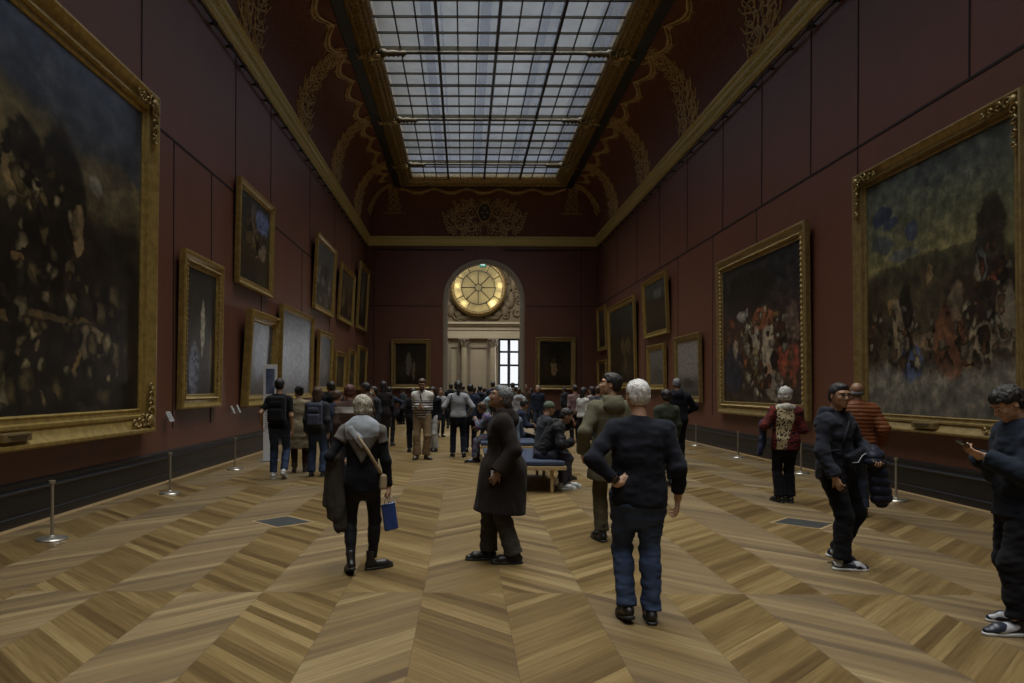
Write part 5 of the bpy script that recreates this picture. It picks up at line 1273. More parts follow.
    if tp['hood']:
        bk = J['neck'] + Rt @ A((0, -0.075, 0.005)) * s
        for a0, a1 in (((-0.085, 0.01, 0.03), (-0.05, -0.05, 0.0)), ((0.085, 0.01, 0.03), (0.05, -0.05, 0.0)), ((-0.05, -0.05, 0.0), (0.05, -0.05, 0.0))):
            pr.append(cone(J['neck'] + Rt @ A((a0[0], a0[1] - 0.0, a0[2] + 0.015)) * s, J['neck'] + Rt @ A((a1[0], a1[1] - 0.035, a1[2] + 0.01)) * s, 0.034 * s, 0.048 * s, 0.02))
        pr.append(ell(bk + Rt @ A((0, -0.04, -0.05)) * s, A((0.115, 0.05, 0.08)) * s, 0.02, Rt))
    go = sdf(tp['name'], pr, h, tp['mat'], root, tp.get('disp') or disp_noise(tp['amp'], tp['sx'], tp['sz'], int(abs(px) * 3) % 89), midx=tp.get('midx') and (lambda c, J=J: tp['midx'](c, J)))
    J['top'] = go
    sh = dict(mat=plain('black_leather', (0.012, 0.011, 0.011), 0.35), sole=M_SOLEB, kind='shoe'); sh.update(shoes or {})
    for n_ in 'LR': shoe_parts(J, n_, root, sh['mat'], sh['sole'], [0.008, 0.012, 0.02][lod], sh['kind'])
    if extra: extra(J, root)
    return J, root
def held(name, J, label, cat, group=None):
    """a carried thing: top-level, modelled in the figure's frame"""
    r_ = J['root']; e = empty(name, tuple(r_.location), r_.rotation_euler[2], label, cat, group); return e
def settle(root):
    """move a carried thing's empty to the base of its meshes"""
    lo = np.full(3, 1e9); hi = -lo
    for c in root.children:
        co = np.empty(len(c.data.vertices) * 3, np.float32); c.data.vertices.foreach_get('co', co); co = co.reshape(-1, 3); lo = np.minimum(lo, co.min(0)); hi = np.maximum(hi, co.max(0))
    off = Vector(((lo[0] + hi[0]) / 2, (lo[1] + hi[1]) / 2, lo[2])); off = Vector([float(q) for q in off])
    for c in root.children: c.location = Vector(c.location) - off
    root.location = root.location + Matrix.Rotation(root.rotation_euler[2], 3, 'Z') @ off
def backpack(J, label, mat, mat2=None, small=1.0):
    s = J['s'] * small; Rs = J['Rs']; c = J['chest'] + Rs @ A((0, -0.215, -0.06)) * J['s']; h = max(0.01, J['h'])
    e = held('backpack', J, label, 'backpack')
    sdf('main_bag', [rbox(c, A((0.155, 0.085, 0.24)) * s, 0.06 * s, Rs)], h, mat, e, disp_noise(0.006, 10, 10, 5))
    sdf('front_pocket', [rbox(c + Rs @ A((0, -0.085, -0.09)) * s, A((0.12, 0.035, 0.11)) * s, 0.03 * s, Rs)], h, mat2 or mat, e)
    sdf('top_pocket', [rbox(c + Rs @ A((0, -0.075, 0.1)) * s, A((0.11, 0.025, 0.05)) * s, 0.022 * s, Rs)], h, mat2 or mat, e)
    for sg in (-1, 1):
        pts = [J['neck'] + Rs @ A((sg * 0.10, y_, z_)) * J['s'] for y_, z_ in ((-0.12, -0.08), (-0.09, -0.01), (-0.02, 0.015), (0.07, -0.03), (0.125, -0.12), (0.13, -0.28), (0.06, -0.36), (-0.1, -0.40))]
        MB().tube([tuple(p) for p in pts], 0.02 * s, 6).build('shoulder_strap', mat, e, smooth=True)
    settle(e); return e
# ------------------------------------------------------------------ fabrics of the visitors
C_black = cloth('black_wool', (0.009, 0.009, 0.012)); C_navy = cloth('dark_navy_cloth', (0.016, 0.020, 0.036)); C_coat = cloth('brown_black_wool_coat', (0.019, 0.014, 0.012))
C_greytr = cloth('grey_flannel', (0.060, 0.056, 0.050)); C_olive = cloth('olive_khaki_cotton', (0.115, 0.105, 0.070)); C_olived = cloth('dark_olive_trousers', (0.075, 0.062, 0.036))
C_charc = cloth('charcoal_cloth', (0.032, 0.034, 0.042)); C_beige = cloth('beige_trench_cotton', (0.22, 0.175, 0.115)); C_grey = cloth('light_grey_knit', (0.26, 0.26, 0.28)); C_white = cloth('off_white_cotton', (0.42, 0.41, 0.39))
C_tan = cloth('tan_chinos', (0.20, 0.135, 0.075)); C_brown = cloth('brown_knit', (0.06, 0.035, 0.025)); C_lblue = cloth('light_blue_cotton', (0.20, 0.27, 0.31)); C_pink = cloth('dusty_pink_cotton', (0.16, 0.10, 0.10)); C_green = cloth('dark_green_jacket', (0.035, 0.042, 0.028))
def denim(name, col):
    if name in _cache: return _cache[name]
    t = NT(name); co = t.coord(); n = t.noise(co, 5, 4)
    c = t.mix(t.smooth(n, 0.35, 0.7), sc(col, 0.6), sc(col, 1.5)); c = t.mix(t.math('MULTIPLY', t.noise(co, 320, 2), 0.5), c, sc(col, 0.6))
    t.bump(t.noise(co, 300, 2), 0.3, 0.003); _cache[name] = t.set(c, 0.85, 0, 0.3); return _cache[name]
D_blue = denim('blue_denim', (0.030, 0.048, 0.100)); D_dark = denim('dark_blue_denim', (0.022, 0.030, 0.055))
def shoe_mat(name, col): return plain(name, col, 0.4, 0, 0.1, 20)
S_black = shoe_mat('black_leather', (0.012, 0.011, 0.011)); S_brown = shoe_mat('brown_leather', (0.05, 0.03, 0.02)); S_white = shoe_mat('white_leather', (0.45, 0.45, 0.45))
t = NT('black_white_trainer'); co = t.coord(); v = t.smooth(t.noise(co, 11, 0), 0.40, 0.42); S_two = t.set(t.mix(v, (0.42, 0.43, 0.46), (0.016, 0.020, 0.035)), 0.4)
t = NT('striped_white_jumper'); z = t.sep(t.coord())[2]
sw_ = t.math('LESS_THAN', t.math('FRACT', t.math('MULTIPLY', z, 17.0)), 0.42); lowz = t.math('LESS_THAN', z, 1.36); C_stripe = t.set(t.mix(t.math('MULTIPLY', sw_, lowz), (0.42, 0.40, 0.37), (0.02, 0.02, 0.03)), 0.95, 0, 0.2)
t = NT('brown_knit_white_band'); z = t.sep(t.coord())[2]; bb = t.math('MULTIPLY', t.math('GREATER_THAN', z, 1.24), t.math('LESS_THAN', z, 1.34)); C_band = t.set(t.mix(bb, (0.055, 0.033, 0.026), (0.30, 0.28, 0.27)), 0.95, 0, 0.2)
t = NT('leopard_fabric'); co = t.coord(); v = t.voro(t.mapping(co, (1, 1, 0.8)), 34); C_leo = t.set(t.mix(t.smooth(v, 0.38, 0.5), (0.02, 0.015, 0.012), (0.34, 0.27, 0.16)), 0.9, 0, 0.2)
t = NT('red_zebra_fabric'); co = t.coord(); v = t.math('SINE', t.math('ADD', t.math('MULTIPLY', t.sep(co)[2], 150.0), t.math('MULTIPLY', t.noise(co, 9, 2), 26.0))); C_redz = t.set(t.mix(t.smooth(v, -0.2, 0.2), (0.13, 0.016, 0.014), (0.015, 0.008, 0.010)), 0.9, 0, 0.2)
C_orange = cloth('copper_nylon', (0.155, 0.052, 0.020), 0.15, 0.45)
C_fleece = cloth('white_fleece', (0.50, 0.47, 0.42))
C_blueplastic = plain('blue_glossy_paper', (0.015, 0.045, 0.19), 0.3, 0, 0.5, 16)
C_floral = None
t = NT('multicolour_print'); C_floral = t.set(t.mix(t.noise(t.coord(), 14, 3), t.mix(0.75, t.voro(t.coord(), 26, 'Color'), (0.03, 0.02, 0.06)), (0.05, 0.035, 0.09)), 0.9, 0, 0.2)
t.n['Principled BSDF'].inputs['Base Color'].links[0].from_node.inputs[0].default_value = 0.5
def puffer(pitch, amp, seed=1):
    def fn(V, N):
        d = (np.abs(np.sin(V[:, 2] * math.pi / pitch + vnoise(V * 6, seed) * 0.5)) ** 0.6 - 0.6) * amp * 2 + vnoise(V * 25, seed) * 0.002
        return V + N * d[:, None]
    return fn
def mid(J, a, b, f): return J[a] * (1 - f) + J[b] * f

# ================================================================== foreground
# 1 woman with the shawl and cross-body bag
def ex1(J, root):
    s = J['s']; nk = J['neck']; Rs = J['Rs']; w_ = lambda x, y, z: nk + Rs @ A((x, y, z)) * s
    pr = [cone(w_(-0.15, -0.005, -0.06), w_(0.15, -0.005, -0.06), 0.075 * s, 0.075 * s, 0.03), cone(J['shL'] + A((0, 0, 0.005)), J['shL'] + (J['elL'] - J['shL']) * 0.35, 0.068 * s, 0.072 * s, 0.04, capb=True), cone(J['shR'] + A((0, 0, 0.005)), J['shR'] + (J['elR'] - J['shR']) * 0.35, 0.068 * s, 0.072 * s, 0.04, capb=True), cone(w_(-0.08, -0.0, -0.005), w_(0.08, 0.0, -0.005), 0.072 * s, 0.072 * s, 0.04), cone(w_(0, -0.062, -0.07), w_(-0.005, -0.145, -0.36), 0.185 * s, 0.010 * s, 0.02, Rs @ A((0, 1, 0)), 0.5),
          ell(w_(-0.02, -0.01, 0.03), A((0.082, 0.075, 0.05)) * s, 0.03)]
    def two(c):   # light grey folded collar over a taupe shawl
        loc = (c - nk) @ Rs / s; return ((loc[:, 2] < -0.115 + 0.10 * loc[:, 0]) | (np.abs(loc[:, 0]) > 0.165)).astype(int)
    sdf('shawl', pr, 0.009, [cloth('pale_grey_shawl', (0.30, 0.32, 0.36)), cloth('taupe_shawl', (0.125, 0.112, 0.103))], root, disp_noise(0.008, 10, 10, 6), midx=two)
    lap = [w_(-0.10, -0.125, -0.04), w_(-0.03, -0.165, -0.12), w_(0.0, -0.172, -0.21)]
    sdf('shawl_lapel', [cone(lap[0], lap[1], 0.045 * s, 0.035 * s, 0.02, Rs @ A((0, 1, 0)), 0.4), cone(lap[1], lap[2], 0.035 * s, 0.012 * s, 0.02, Rs @ A((0, 1, 0)), 0.4)], 0.007, cloth('pale_grey_shawl', (0.30, 0.32, 0.36)), root)
    e = held('crossbody_bag', J, 'small beige bag on a wide beige strap across the shawl woman', 'bag')
    bl = plain('beige_leather', (0.30, 0.23, 0.145), 0.55)
    m = MB(); pts = [w_(-0.13, -0.055, 0.045), w_(-0.03, -0.175, -0.11), w_(0.06, -0.175, -0.24), w_(0.15, -0.14, -0.40), w_(0.195, -0.02, -0.50)]
    m.tube([tuple(p) for p in pts], 0.016 * s, 6)
    ms = m.build('strap', bl, e, smooth=True)
    sdf('bag_body', [rbox(w_(0.205, 0.03, -0.56), A((0.04, 0.10, 0.08)) * s, 0.025, Rs)], 0.008, bl, e); settle(e)
    e = held('folded_coat', J, 'dark brown coat hanging over the shawl woman\'s left arm', 'coat'); fa = mid(J, 'elL', 'wrL', 0.6)
    d_ = lambda x, y, z: fa + A((x, y, z)) * s
    pr = [cone(d_(-0.0, -0.09, 0.03), d_(0, 0.13, 0.03), 0.062 * s, 0.06 * s, 0.03), rbox(d_(-0.055, 0.02, -0.23), A((0.055, 0.12, 0.25)) * s, 0.04, rot('Y', 4), 0.04), rbox(d_(0.035, 0.02, -0.34), A((0.06, 0.11, 0.38)) * s, 0.045, rot('Y', -3), 0.04), rbox(d_(-0.01, -0.05, -0.30), A((0.07, 0.05, 0.30)) * s, 0.04, None, 0.04)]
    sdf('draped_cloth', pr, 0.010, cloth('dark_brown_coat_cloth', (0.045, 0.039, 0.034)), e, disp_noise(0.016, 24, 5, 3)); settle(e)
    e = held('paper_bag', J, 'blue glossy bag hanging from the shawl woman\'s right hand', 'bag'); hd = J['handR']
    g = hd + A((0.0, 0.02, -0.05)); c = g + A((0.02, 0.02, -0.16))
    sdf('bag_body', [rbox(c, (0.066, 0.018, 0.125), 0.012, rot('Z', 20) @ rot('Y', -9))], 0.007, C_blueplastic, e)
    for q in (-0.03, 0.03): MB().tube([tuple(c + A((q - 0.02, 0, 0.12))), tuple(hd + A((q * 0.3, 0, 0.0))), tuple(c + A((q + 0.02, 0, 0.12)))], 0.005, 5).build('handle', plain('white_cord', (0.4, 0.4, 0.4)), e)
    settle(e)
person('woman', 'woman with short ash-blonde hair, grey shawl and black leggings, walking away', 362, 572, 6, 1.565, 0,
       dict(feet={'L': (-0.10, -0.13, 0, 12, 20), 'R': (0.10, 0.11, 0, -62, 0)}, head=(8, 0, 0), arms={'L': (-0.235, 0.13, 1.09), 'R': (0.262, 0.01, 0.86)}, poles={'L': (-0.5, -1, 0), 'R': (0.6, -1, 0)}, knees={'R': (0.4, 1, 0)}),
       SK_PALE, ('bob', H_SANDY, 1.3), dict(t=0.014, mat=C_black, hem=-0.13 + 0.02, name='jumper', flare=0.008), dict(t=0.006, cuff=0.0, mat=cloth('black_leggings', (0.012, 0.012, 0.014), rough=0.6), amp=0.003), dict(kind='boot'), b=0.98, fem=1, extra=ex1,
       hands={'L': dict(curl=40, palm=(0, 0, 1)), 'R': dict(curl=70)})
# 2 man in the long dark coat, looking up
def ex2(J, root):
    s = J['s']
    e = held('folded_leaflet', J, 'small white leaflet in the coat-wearing man\'s hand', 'leaflet')
    sdf('leaflet', [rbox(J['handL'] + A((0.0, 0.0, 0.03)), (0.006, 0.022, 0.05), 0.003, rot('Y', 10))], 0.005, C_white, e); settle(e)
person('man', 'older man in a long dark coat standing in profile, looking up to the left', 503, 562, 90, 1.665, 0,
       dict(feet={'L': (-0.06, -0.11, 0, 4, 0), 'R': (0.10, 0.14, 0, 8, 0)}, head=(-4, 22, 0), lean=3, arms={'L': (-0.255, 0.06, 0.925), 'R': (0.27, 0.04, 0.93)}, poles={'L': (-0.3, -1, 0), 'R': (0.3, -1, 0)}),
       SK_TAN, ('short', H_SALT, 0.8), dict(t=0.040, mat=C_coat, hem=-0.42, flare=0.055, name='long_coat', hood=True, cuff=0.022, amp=0.009, sx=10, sz=5, flat=0.98), dict(t=0.022, cuff=0.03, mat=C_greytr, end=0.97, amp=0.007), b=1.04, extra=ex2,
       hands={'L': dict(curl=35)}, hs=1.03)
# 3 man in black jumper and jeans, hand on hip
def ex3(J, root):
    s = J['s']; wl = mid(J, 'elL', 'wrL', 0.88); d = unit(J['wrL'] - J['elL'])
    MB().tube([tuple(wl - d * 0.012), tuple(wl + d * 0.012)], 0.036 * s, 12).build('wristwatch', plain('black_watch', (0.01, 0.01, 0.01), 0.3), root, smooth=False)
person('man', 'white-haired man in black jumper and jeans seen from behind, hand on hip', 638, 620, -3, 1.70, 0,
       dict(feet={'L': (-0.085, -0.06, 0, 8, 12), 'R': (0.085, -0.05, 0, -4, 0)}, head=(10, -3, 0), arms={'L': (-0.165, -0.125, 1.02), 'R': (0.285, 0.0, 0.90)}, poles={'L': (-1, -0.35, -0.15), 'R': (0.4, -1, 0)}, sw=1.06),
       SK_PALE, ('short', H_WHITE, 0.9), dict(t=0.020, mat=cloth('black_navy_knit', (0.012, 0.013, 0.020)), hem=-0.085, name='jumper', sleeve=1.80, cuff=0.008, amp=0.011, flare=0.0, belly=0.03), dict(t=0.016, cuff=0.016, mat=D_blue, end=1.0, amp=0.010), dict(mat=S_black), b=1.14, extra=ex3,
       hands={'L': dict(hdir=(0.95, 0.12, 0.22), palm=(0, 1, 0), curl=14, thumb=30), 'R': dict(curl=30)}, hs=1.0)
# 4 man in olive parka, face in profile
person('man', 'dark-haired man in an olive hooded parka, seen from behind with head turned left', 611, 541, 4, 1.80, 0,
       dict(feet={'L': (-0.10, 0.0, 0, 10, 0), 'R': (0.12, 0.04, 0, -10, 0)}, head=(72, 8, 0), arms={'L': (-0.30, 0.03, 0.94), 'R': (0.31, 0.02, 0.93)}, poles={'L': (-0.6, -1, 0), 'R': (0.6, -1, 0)}, sw=1.05),
       SK_PALE, ('short', H_BLACK, 1.1), dict(t=0.034, mat=C_olive, hem=-0.27, flare=0.05, name='parka', hood=True, cuff=0.015, amp=0.010, sx=9, sz=7), dict(t=0.016, cuff=0.02, mat=C_olived, end=0.94), dict(kind='boot'), b=1.02)
# 5 woman in patchwork jacket
def ex5(J, root):
    s = J['s']; w_ = lambda x, y, z: J['neck'] + J['Rs'] @ A((x, y, z)) * s
    sdf('fleece_collar', [cone(w_(-0.10, -0.02, -0.015), w_(0.0, -0.075, -0.005), 0.050 * s, 0.058 * s, 0.02), cone(w_(0.0, -0.075, -0.005), w_(0.10, -0.02, -0.015), 0.058 * s, 0.050 * s, 0.02), cone(w_(-0.1, -0.02, -0.015), w_(-0.03, 0.09, -0.03), 0.035 * s, 0.03 * s, 0.02), cone(w_(0.1, -0.02, -0.015), w_(0.03, 0.09, -0.03), 0.035 * s, 0.03 * s, 0.02)], 0.009, C_fleece, root, disp_noise(0.006, 40, 40, 2))
    e = held('folded_coat', J, 'dark navy coat over the left arm of the woman in the leopard panelled jacket', 'coat'); fa = mid(J, 'elL', 'wrL', 0.6); d_ = lambda x, y, z: fa + A((x, y, z)) * s
    sdf('draped_cloth', [cone(d_(0, -0.1, 0.03), d_(0, 0.12, 0.03), 0.07 * s, 0.06 * s, 0.03), cone(d_(-0.04, 0, 0), d_(-0.03, 0.0, -0.28), 0.085 * s, 0.06 * s, 0.04, A((1, 0, 0)), 0.7), cone(d_(-0.06, -0.05, -0.2), d_(-0.09, -0.07, -0.42), 0.05 * s, 0.035 * s, 0.04)], 0.012, cloth('navy_raincoat', (0.020, 0.024, 0.055), rough=0.5), e, disp_noise(0.013, 20, 9, 3)); settle(e)
def leo(c, J):
    l_ = (c - J['neck']) @ J['Rs'] / J['s']; return np.where((l_[:, 0] < 0.10) & (l_[:, 0] > -0.155) & (l_[:, 0] < 0.02 + 0.30 * (l_[:, 2] + 0.45)), 1, 0)
person('woman', 'grey-haired woman in leopard and red panelled jacket with fleece collar, back turned', 785, 502.5, -8, 1.665, 0,
       dict(feet={'L': (-0.07, 0.0, 0, 20, 0), 'R': (0.08, 0.03, 0, 5, 0)}, head=(-25, 0, 0), arms={'L': (-0.25, 0.14, 1.16), 'R': (0.20, 0.22, 1.12)}, poles={'L': (-0.4, -1, 0), 'R': (0.3, -1, -0.3)}),
       SK_PALE, ('bob', H_GREY, 1.7), dict(t=0.032, mat=[C_redz, C_leo], midx=leo, hem=-0.115, flare=0.02, name='jacket', cuff=0.014, amp=0.006), dict(t=0.016, cuff=0.03, mat=C_black, end=0.97), b=1.05, fem=0.6, extra=ex5)
# 6 man with glasses, hooded jacket, coat over the arm
def ex6(J, root):
    s = J['s']; C, M = J['head'], J['Rh']; gm = plain('dark_spectacle_frame', (0.03, 0.03, 0.03), 0.3, 0.5); g = MB()
    for sg in (-1, 1):
        g.tube([tuple(C + M @ A((sg * 0.032 + 0.021 * math.cos(a), 0.101, 0.002 + 0.016 * math.sin(a))) * s) for a in [2 * math.pi * q / 14 for q in range(14)]], 0.0022, 5, closed=True)
        g.tube([tuple(C + M @ A(p) * s) for p in ((sg * 0.053, 0.099, 0.006), (sg * 0.078, 0.04, 0.006), (sg * 0.082, -0.01, 0.0))], 0.0022, 5)
    g.tube([tuple(C + M @ A((x, 0.105, 0.005)) * s) for x in (-0.011, 0, 0.011)], 0.002, 5); g.build('glasses', gm, root)
    e = held('crossbody_bag', J, 'black crossbody sling bag with white piping on the man with glasses', 'bag'); Rs = J['Rs']; w_ = lambda x, y, z: J['waist'] + Rs @ A((x, y, z)) * s
    c = w_(-0.03, 0.175, -0.02); Mb = Rs @ rot('Y', 14)
    sdf('bag_body', [rbox(c, A((0.14, 0.045, 0.075)) * s, 0.03, Mb)], 0.008, cloth('black_nylon_bag', (0.012, 0.013, 0.02), rough=0.5), e)
    tr = plain('white_piping', (0.4, 0.4, 0.42)); pts = [c + Mb @ A(p) * s for p in ((-0.125, 0.047, 0.03), (-0.03, 0.05, 0.025), (0.05, 0.05, -0.02), (0.125, 0.045, 0.0))]
    MB().tube([tuple(p) for p in pts], 0.004, 5).build('piping', tr, e)
    pts = [w_(0.12, 0.14, 0.08), w_(0.11, 0.165, 0.20), w_(0.02, 0.145, 0.33), w_(-0.10, 0.07, 0.41), w_(-0.13, -0.04, 0.40), w_(-0.05, -0.15, 0.25), w_(0.08, -0.16, 0.10), w_(0.19, 0.0, 0.04), w_(0.14, 0.13, 0.06)]
    MB().tube([tuple(p) for p in pts], 0.012, 6).build('strap', cloth('black_nylon_bag', (0.012, 0.013, 0.02)), e, smooth=True); settle(e)
    e = held('puffer_coat', J, 'black quilted coat held over the arm of the man with glasses', 'coat'); h_ = J['wrL']; d_ = lambda x, y, z: h_ + A((x, y, z)) * s
    sdf('draped_cloth', [cone(d_(-0.10, -0.06, 0.03), d_(0.02, 0.02, -0.04), 0.07 * s, 0.075 * s, 0.03), cone(d_(-0.05, -0.0, -0.02), d_(-0.08, 0.04, -0.38), 0.09 * s, 0.105 * s, 0.05, A((0.3, 1, 0)), 0.7), cone(d_(-0.12, -0.04, -0.1), d_(-0.14, -0.04, -0.34), 0.07 * s, 0.075 * s, 0.05)], 0.010, cloth('black_quilted_nylon', (0.012, 0.014, 0.026), rough=0.45), e, puffer(0.085, 0.010)); settle(e)
    # phone in the right hand
    e = held('smartphone', J, 'dark smartphone in the lowered hand of the man with glasses', 'phone'); Mh = J['handMR']
    sdf('phone_body', [rbox(J['handR'] + Mh @ A((0, 0.014, 0.0)), (0.036, 0.005, 0.072), 0.004, Mh)], 0.004, plain('black_phone', (0.01, 0.01, 0.012), 0.2), e); settle(e)
person('man', 'man with glasses in a dark hooded jacket stepping to the right, looking at the camera', 836, 566, -150, 1.70, 0,
       dict(feet={'L': (-0.11, -0.10, 0, 48, 18), 'R': (0.10, 0.12, 0, 50, 0)}, head=(-20, -2, 0), twist=0, arms={'L': (-0.17, 0.25, 1.07), 'R': (0.24, 0.14, 0.89)}, poles={'L': (-0.9, -0.8, -0.1), 'R': (0.8, -1, 0)}),
       SK_MID, ('short', H_BLACK, 0.8), dict(t=0.028, mat=cloth('charcoal_navy_jacket', (0.022, 0.024, 0.034)), hem=-0.08, flare=0.01, name='hooded_jacket', hood=True, cuff=0.012, amp=0.014), dict(t=0.020, cuff=0.02, knee=0.005, mat=cloth('black_trousers', (0.008, 0.008, 0.010)), end=0.97, amp=0.007), dict(mat=S_two, sole=M_SOLE), b=1.0, extra=ex6,
       hands={'R': dict(curl=38, thumb=50), 'L': dict(curl=45, palm=(0, -0.3, -1))})
# 7 man in copper puffer jacket
person('man', 'balding man in a copper quilted puffer jacket, seen from behind', 0, 0, -12, 1.73, 0, dict(head=(-14, 4, 0), arms={'L': (-0.27, 0.05, 0.95), 'R': (0.29, 0.03, 0.95)}, poles={'R': (0.4, -1, 0)}, sw=1.05),
       SK_TAN, ('bald', H_SALT), dict(t=0.048, mat=C_orange, hem=-0.11, name='puffer_jacket', disp=puffer(0.05, 0.0065), cuff=0.0, collar=0.45), dict(t=0.014, mat=D_dark), b=1.08, loc=(((857 - VPX) / FPX) * 9.6, 9.6), hs=1.02)
# 8 man with the phone at the right edge
def ex8(J, root):
    e = held('smartphone', J, 'dark smartphone held out by the young man at the right edge', 'phone')
    c = (J['handL'] + J['handR']) / 2 + A((0, 0.035, 0.03)); M = rot('X', 28)
    sdf('phone_body', [rbox(c, (0.038, 0.075, 0.006), 0.005, M)], 0.004, plain('black_phone', (0.01, 0.01, 0.012), 0.2), e)
    sdf('phone_screen', [rbox(c + M @ A((0, 0, 0.0065)), (0.034, 0.069, 0.0015), 0.001, M)], 0.003, plain('dark_phone_screen', (0.02, 0.025, 0.035), 0.08), e); settle(e)
person('man', 'young man in dark navy sweatshirt at the right edge, looking down at his phone', 1021, 630, 84, 1.69, 0,
       dict(feet={'L': (-0.13, 0.10, 0, 4, 0), 'R': (0.13, -0.10, 0, -14, 0)}, head=(0, -32, 0), lean=1, arms={'L': (-0.06, 0.27, 1.235), 'R': (0.06, 0.25, 1.225)}, poles={'L': (-0.7, -0.6, -1), 'R': (0.7, -0.6, -1)}),
       SK_PALE, ('short', H_BLACK, 1.7), dict(t=0.042, mat=cloth('navy_sweatshirt', (0.016, 0.021, 0.034)), hem=-0.115, flare=0.015, name='sweatshirt', cuff=0.004, amp=0.012, collar=0.3), dict(t=0.022, cuff=0.008, knee=0.010, mat=cloth('black_joggers', (0.010, 0.010, 0.013)), end=0.90, amp=0.010), dict(mat=S_two, sole=M_SOLE), b=1.05, extra=ex8,
       hands={'L': dict(curl=26, hdir=(0.35, 0.85, 0.35), palm=(0.5, 0, 0.9), thumb=55), 'R': dict(curl=26, hdir=(-0.35, 0.85, 0.35), palm=(-0.5, 0, 0.9), thumb=55)})

# ================================================================== group by the left wall
J, _ = person('man', 'dark-haired man in black T-shirt and jeans wearing a black backpack', 279, 479, 2, 1.79, 1, dict(feet={'L': (-0.11, 0.04, 0, 6, 0), 'R': (0.09, -0.12, 0, -4, 35)}, arms={'L': (-0.31, 0.02, 0.96)}), SK_MID, ('short', H_BLACK, 0.9),
       dict(t=0.018, mat=C_black, sleeve=0.75, hem=-0.05, name='t_shirt', cuff=0), dict(t=0.012, mat=D_blue), dict(mat=S_white, sole=M_SOLE))
backpack(J, 'black backpack on the man in the black T-shirt', cloth('black_pack', (0.011, 0.011, 0.014)))
J, _ = person('woman', 'person in a beige belted trench coat beside the man in black T-shirt', 299, 472.5, 10, 1.66, 1, dict(head=(30, 0, 0), feet={'R': (0.12, 0.1, 0, -20, 0)}), SK_PALE, ('bun', H_BLACK), dict(t=0.03, mat=C_beige, hem=-0.42, flare=0.07, name='trench_coat', amp=0.012), dict(t=0.01, mat=C_brown), dict(kind='boot', mat=S_brown), fem=1)
J, _ = person('woman', 'long dark-haired woman in jeans wearing a slate grey backpack', 317, 476.5, -4, 1.64, 1, dict(feet={'L': (-0.12, 0, 0, 8, 0), 'R': (0.12, 0, 0, -8, 0)}), SK_PALE, ('long', H_BROWN), dict(t=0.024, mat=C_charc, hem=-0.12 + 0.01, name='jacket'), dict(t=0.016, cuff=0.03, mat=D_blue, end=0.98), dict(mat=S_black), fem=0.8)
backpack(J, 'slate grey backpack on the long-haired woman in jeans', cloth('slate_pack', (0.045, 0.050, 0.075)), cloth('slate_pack_pocket', (0.06, 0.065, 0.095)))
person('man', 'person in a black down jacket standing behind the slate grey backpack', 331, 466, 20, 1.76, 1, dict(head=(20, 0, 0)), SK_MID, ('short', H_BLACK), dict(t=0.05, mat=C_black, hem=-0.1, name='down_jacket', hood=True))
person('woman', 'auburn-haired woman in brown jumper with a white band across the back', 349, 489, 12, 1.68, 1, dict(head=(-10, 0, 0)), SK_PALE, ('bob', H_RED), dict(t=0.03, mat=C_band, hem=-0.11, name='jumper'), dict(t=0.012, mat=D_dark), fem=0.8)
J, _ = person('woman', 'person in blue-grey jacket and lilac trousers left of the shawl woman', 335, 474, -30, 1.58, 1, dict(head=(-20, -10, 0)), SK_PALE, ('bob', H_BROWN), dict(t=0.03, mat=cloth('blue_grey_cloth', (0.05, 0.06, 0.10)), hem=-0.12, name='jacket'), dict(t=0.012, mat=cloth('lilac_cloth', (0.12, 0.10, 0.20))), fem=0.8)
person('man', 'dark-haired person facing left behind the auburn-haired woman', 366, 462, 70, 1.74, 1, dict(head=(10, 0, 0)), SK_TAN, ('short', H_BLACK, 1.3), dict(t=0.028, mat=C_brown, hem=-0.1, name='jacket'))
def mask(J, root):
    s = J['s']; sdf('face_mask', [ell(J['head'] + J['Rh'] @ A((0, 0.075, -0.052)) * s, A((0.052, 0.045, 0.045)) * s, 0.01, J['Rh'])], 0.010, C_white, root)
person('woman', 'dark-haired person in a white face mask beside the tall person in black', 374, 456, 120, 1.66, 1, dict(head=(20, 0, 0)), SK_PALE, ('long', H_BLACK), dict(t=0.03, mat=C_charc, hem=-0.1, name='jacket'), fem=0.6, extra=mask)
person('woman', 'tall long-haired person in a long black coat in the left group', 383, 449.5, 15, 1.80, 1, dict(head=(10, 0, 0)), SK_PALE, ('long', H_BLACK), dict(t=0.035, mat=cloth('soft_black_coat', (0.016, 0.013, 0.013)), hem=-0.34, flare=0.03, name='long_coat'), fem=0.6)
J, _ = person('man', 'person in dark blue jacket with one forearm raised, beside the long black coat', 389, 446, -10, 1.66, 1, dict(arms={'R': (0.28, 0.25, 1.32)}), SK_PALE, ('short', H_BLACK), dict(t=0.03, mat=C_navy, hem=-0.1, name='jacket'))

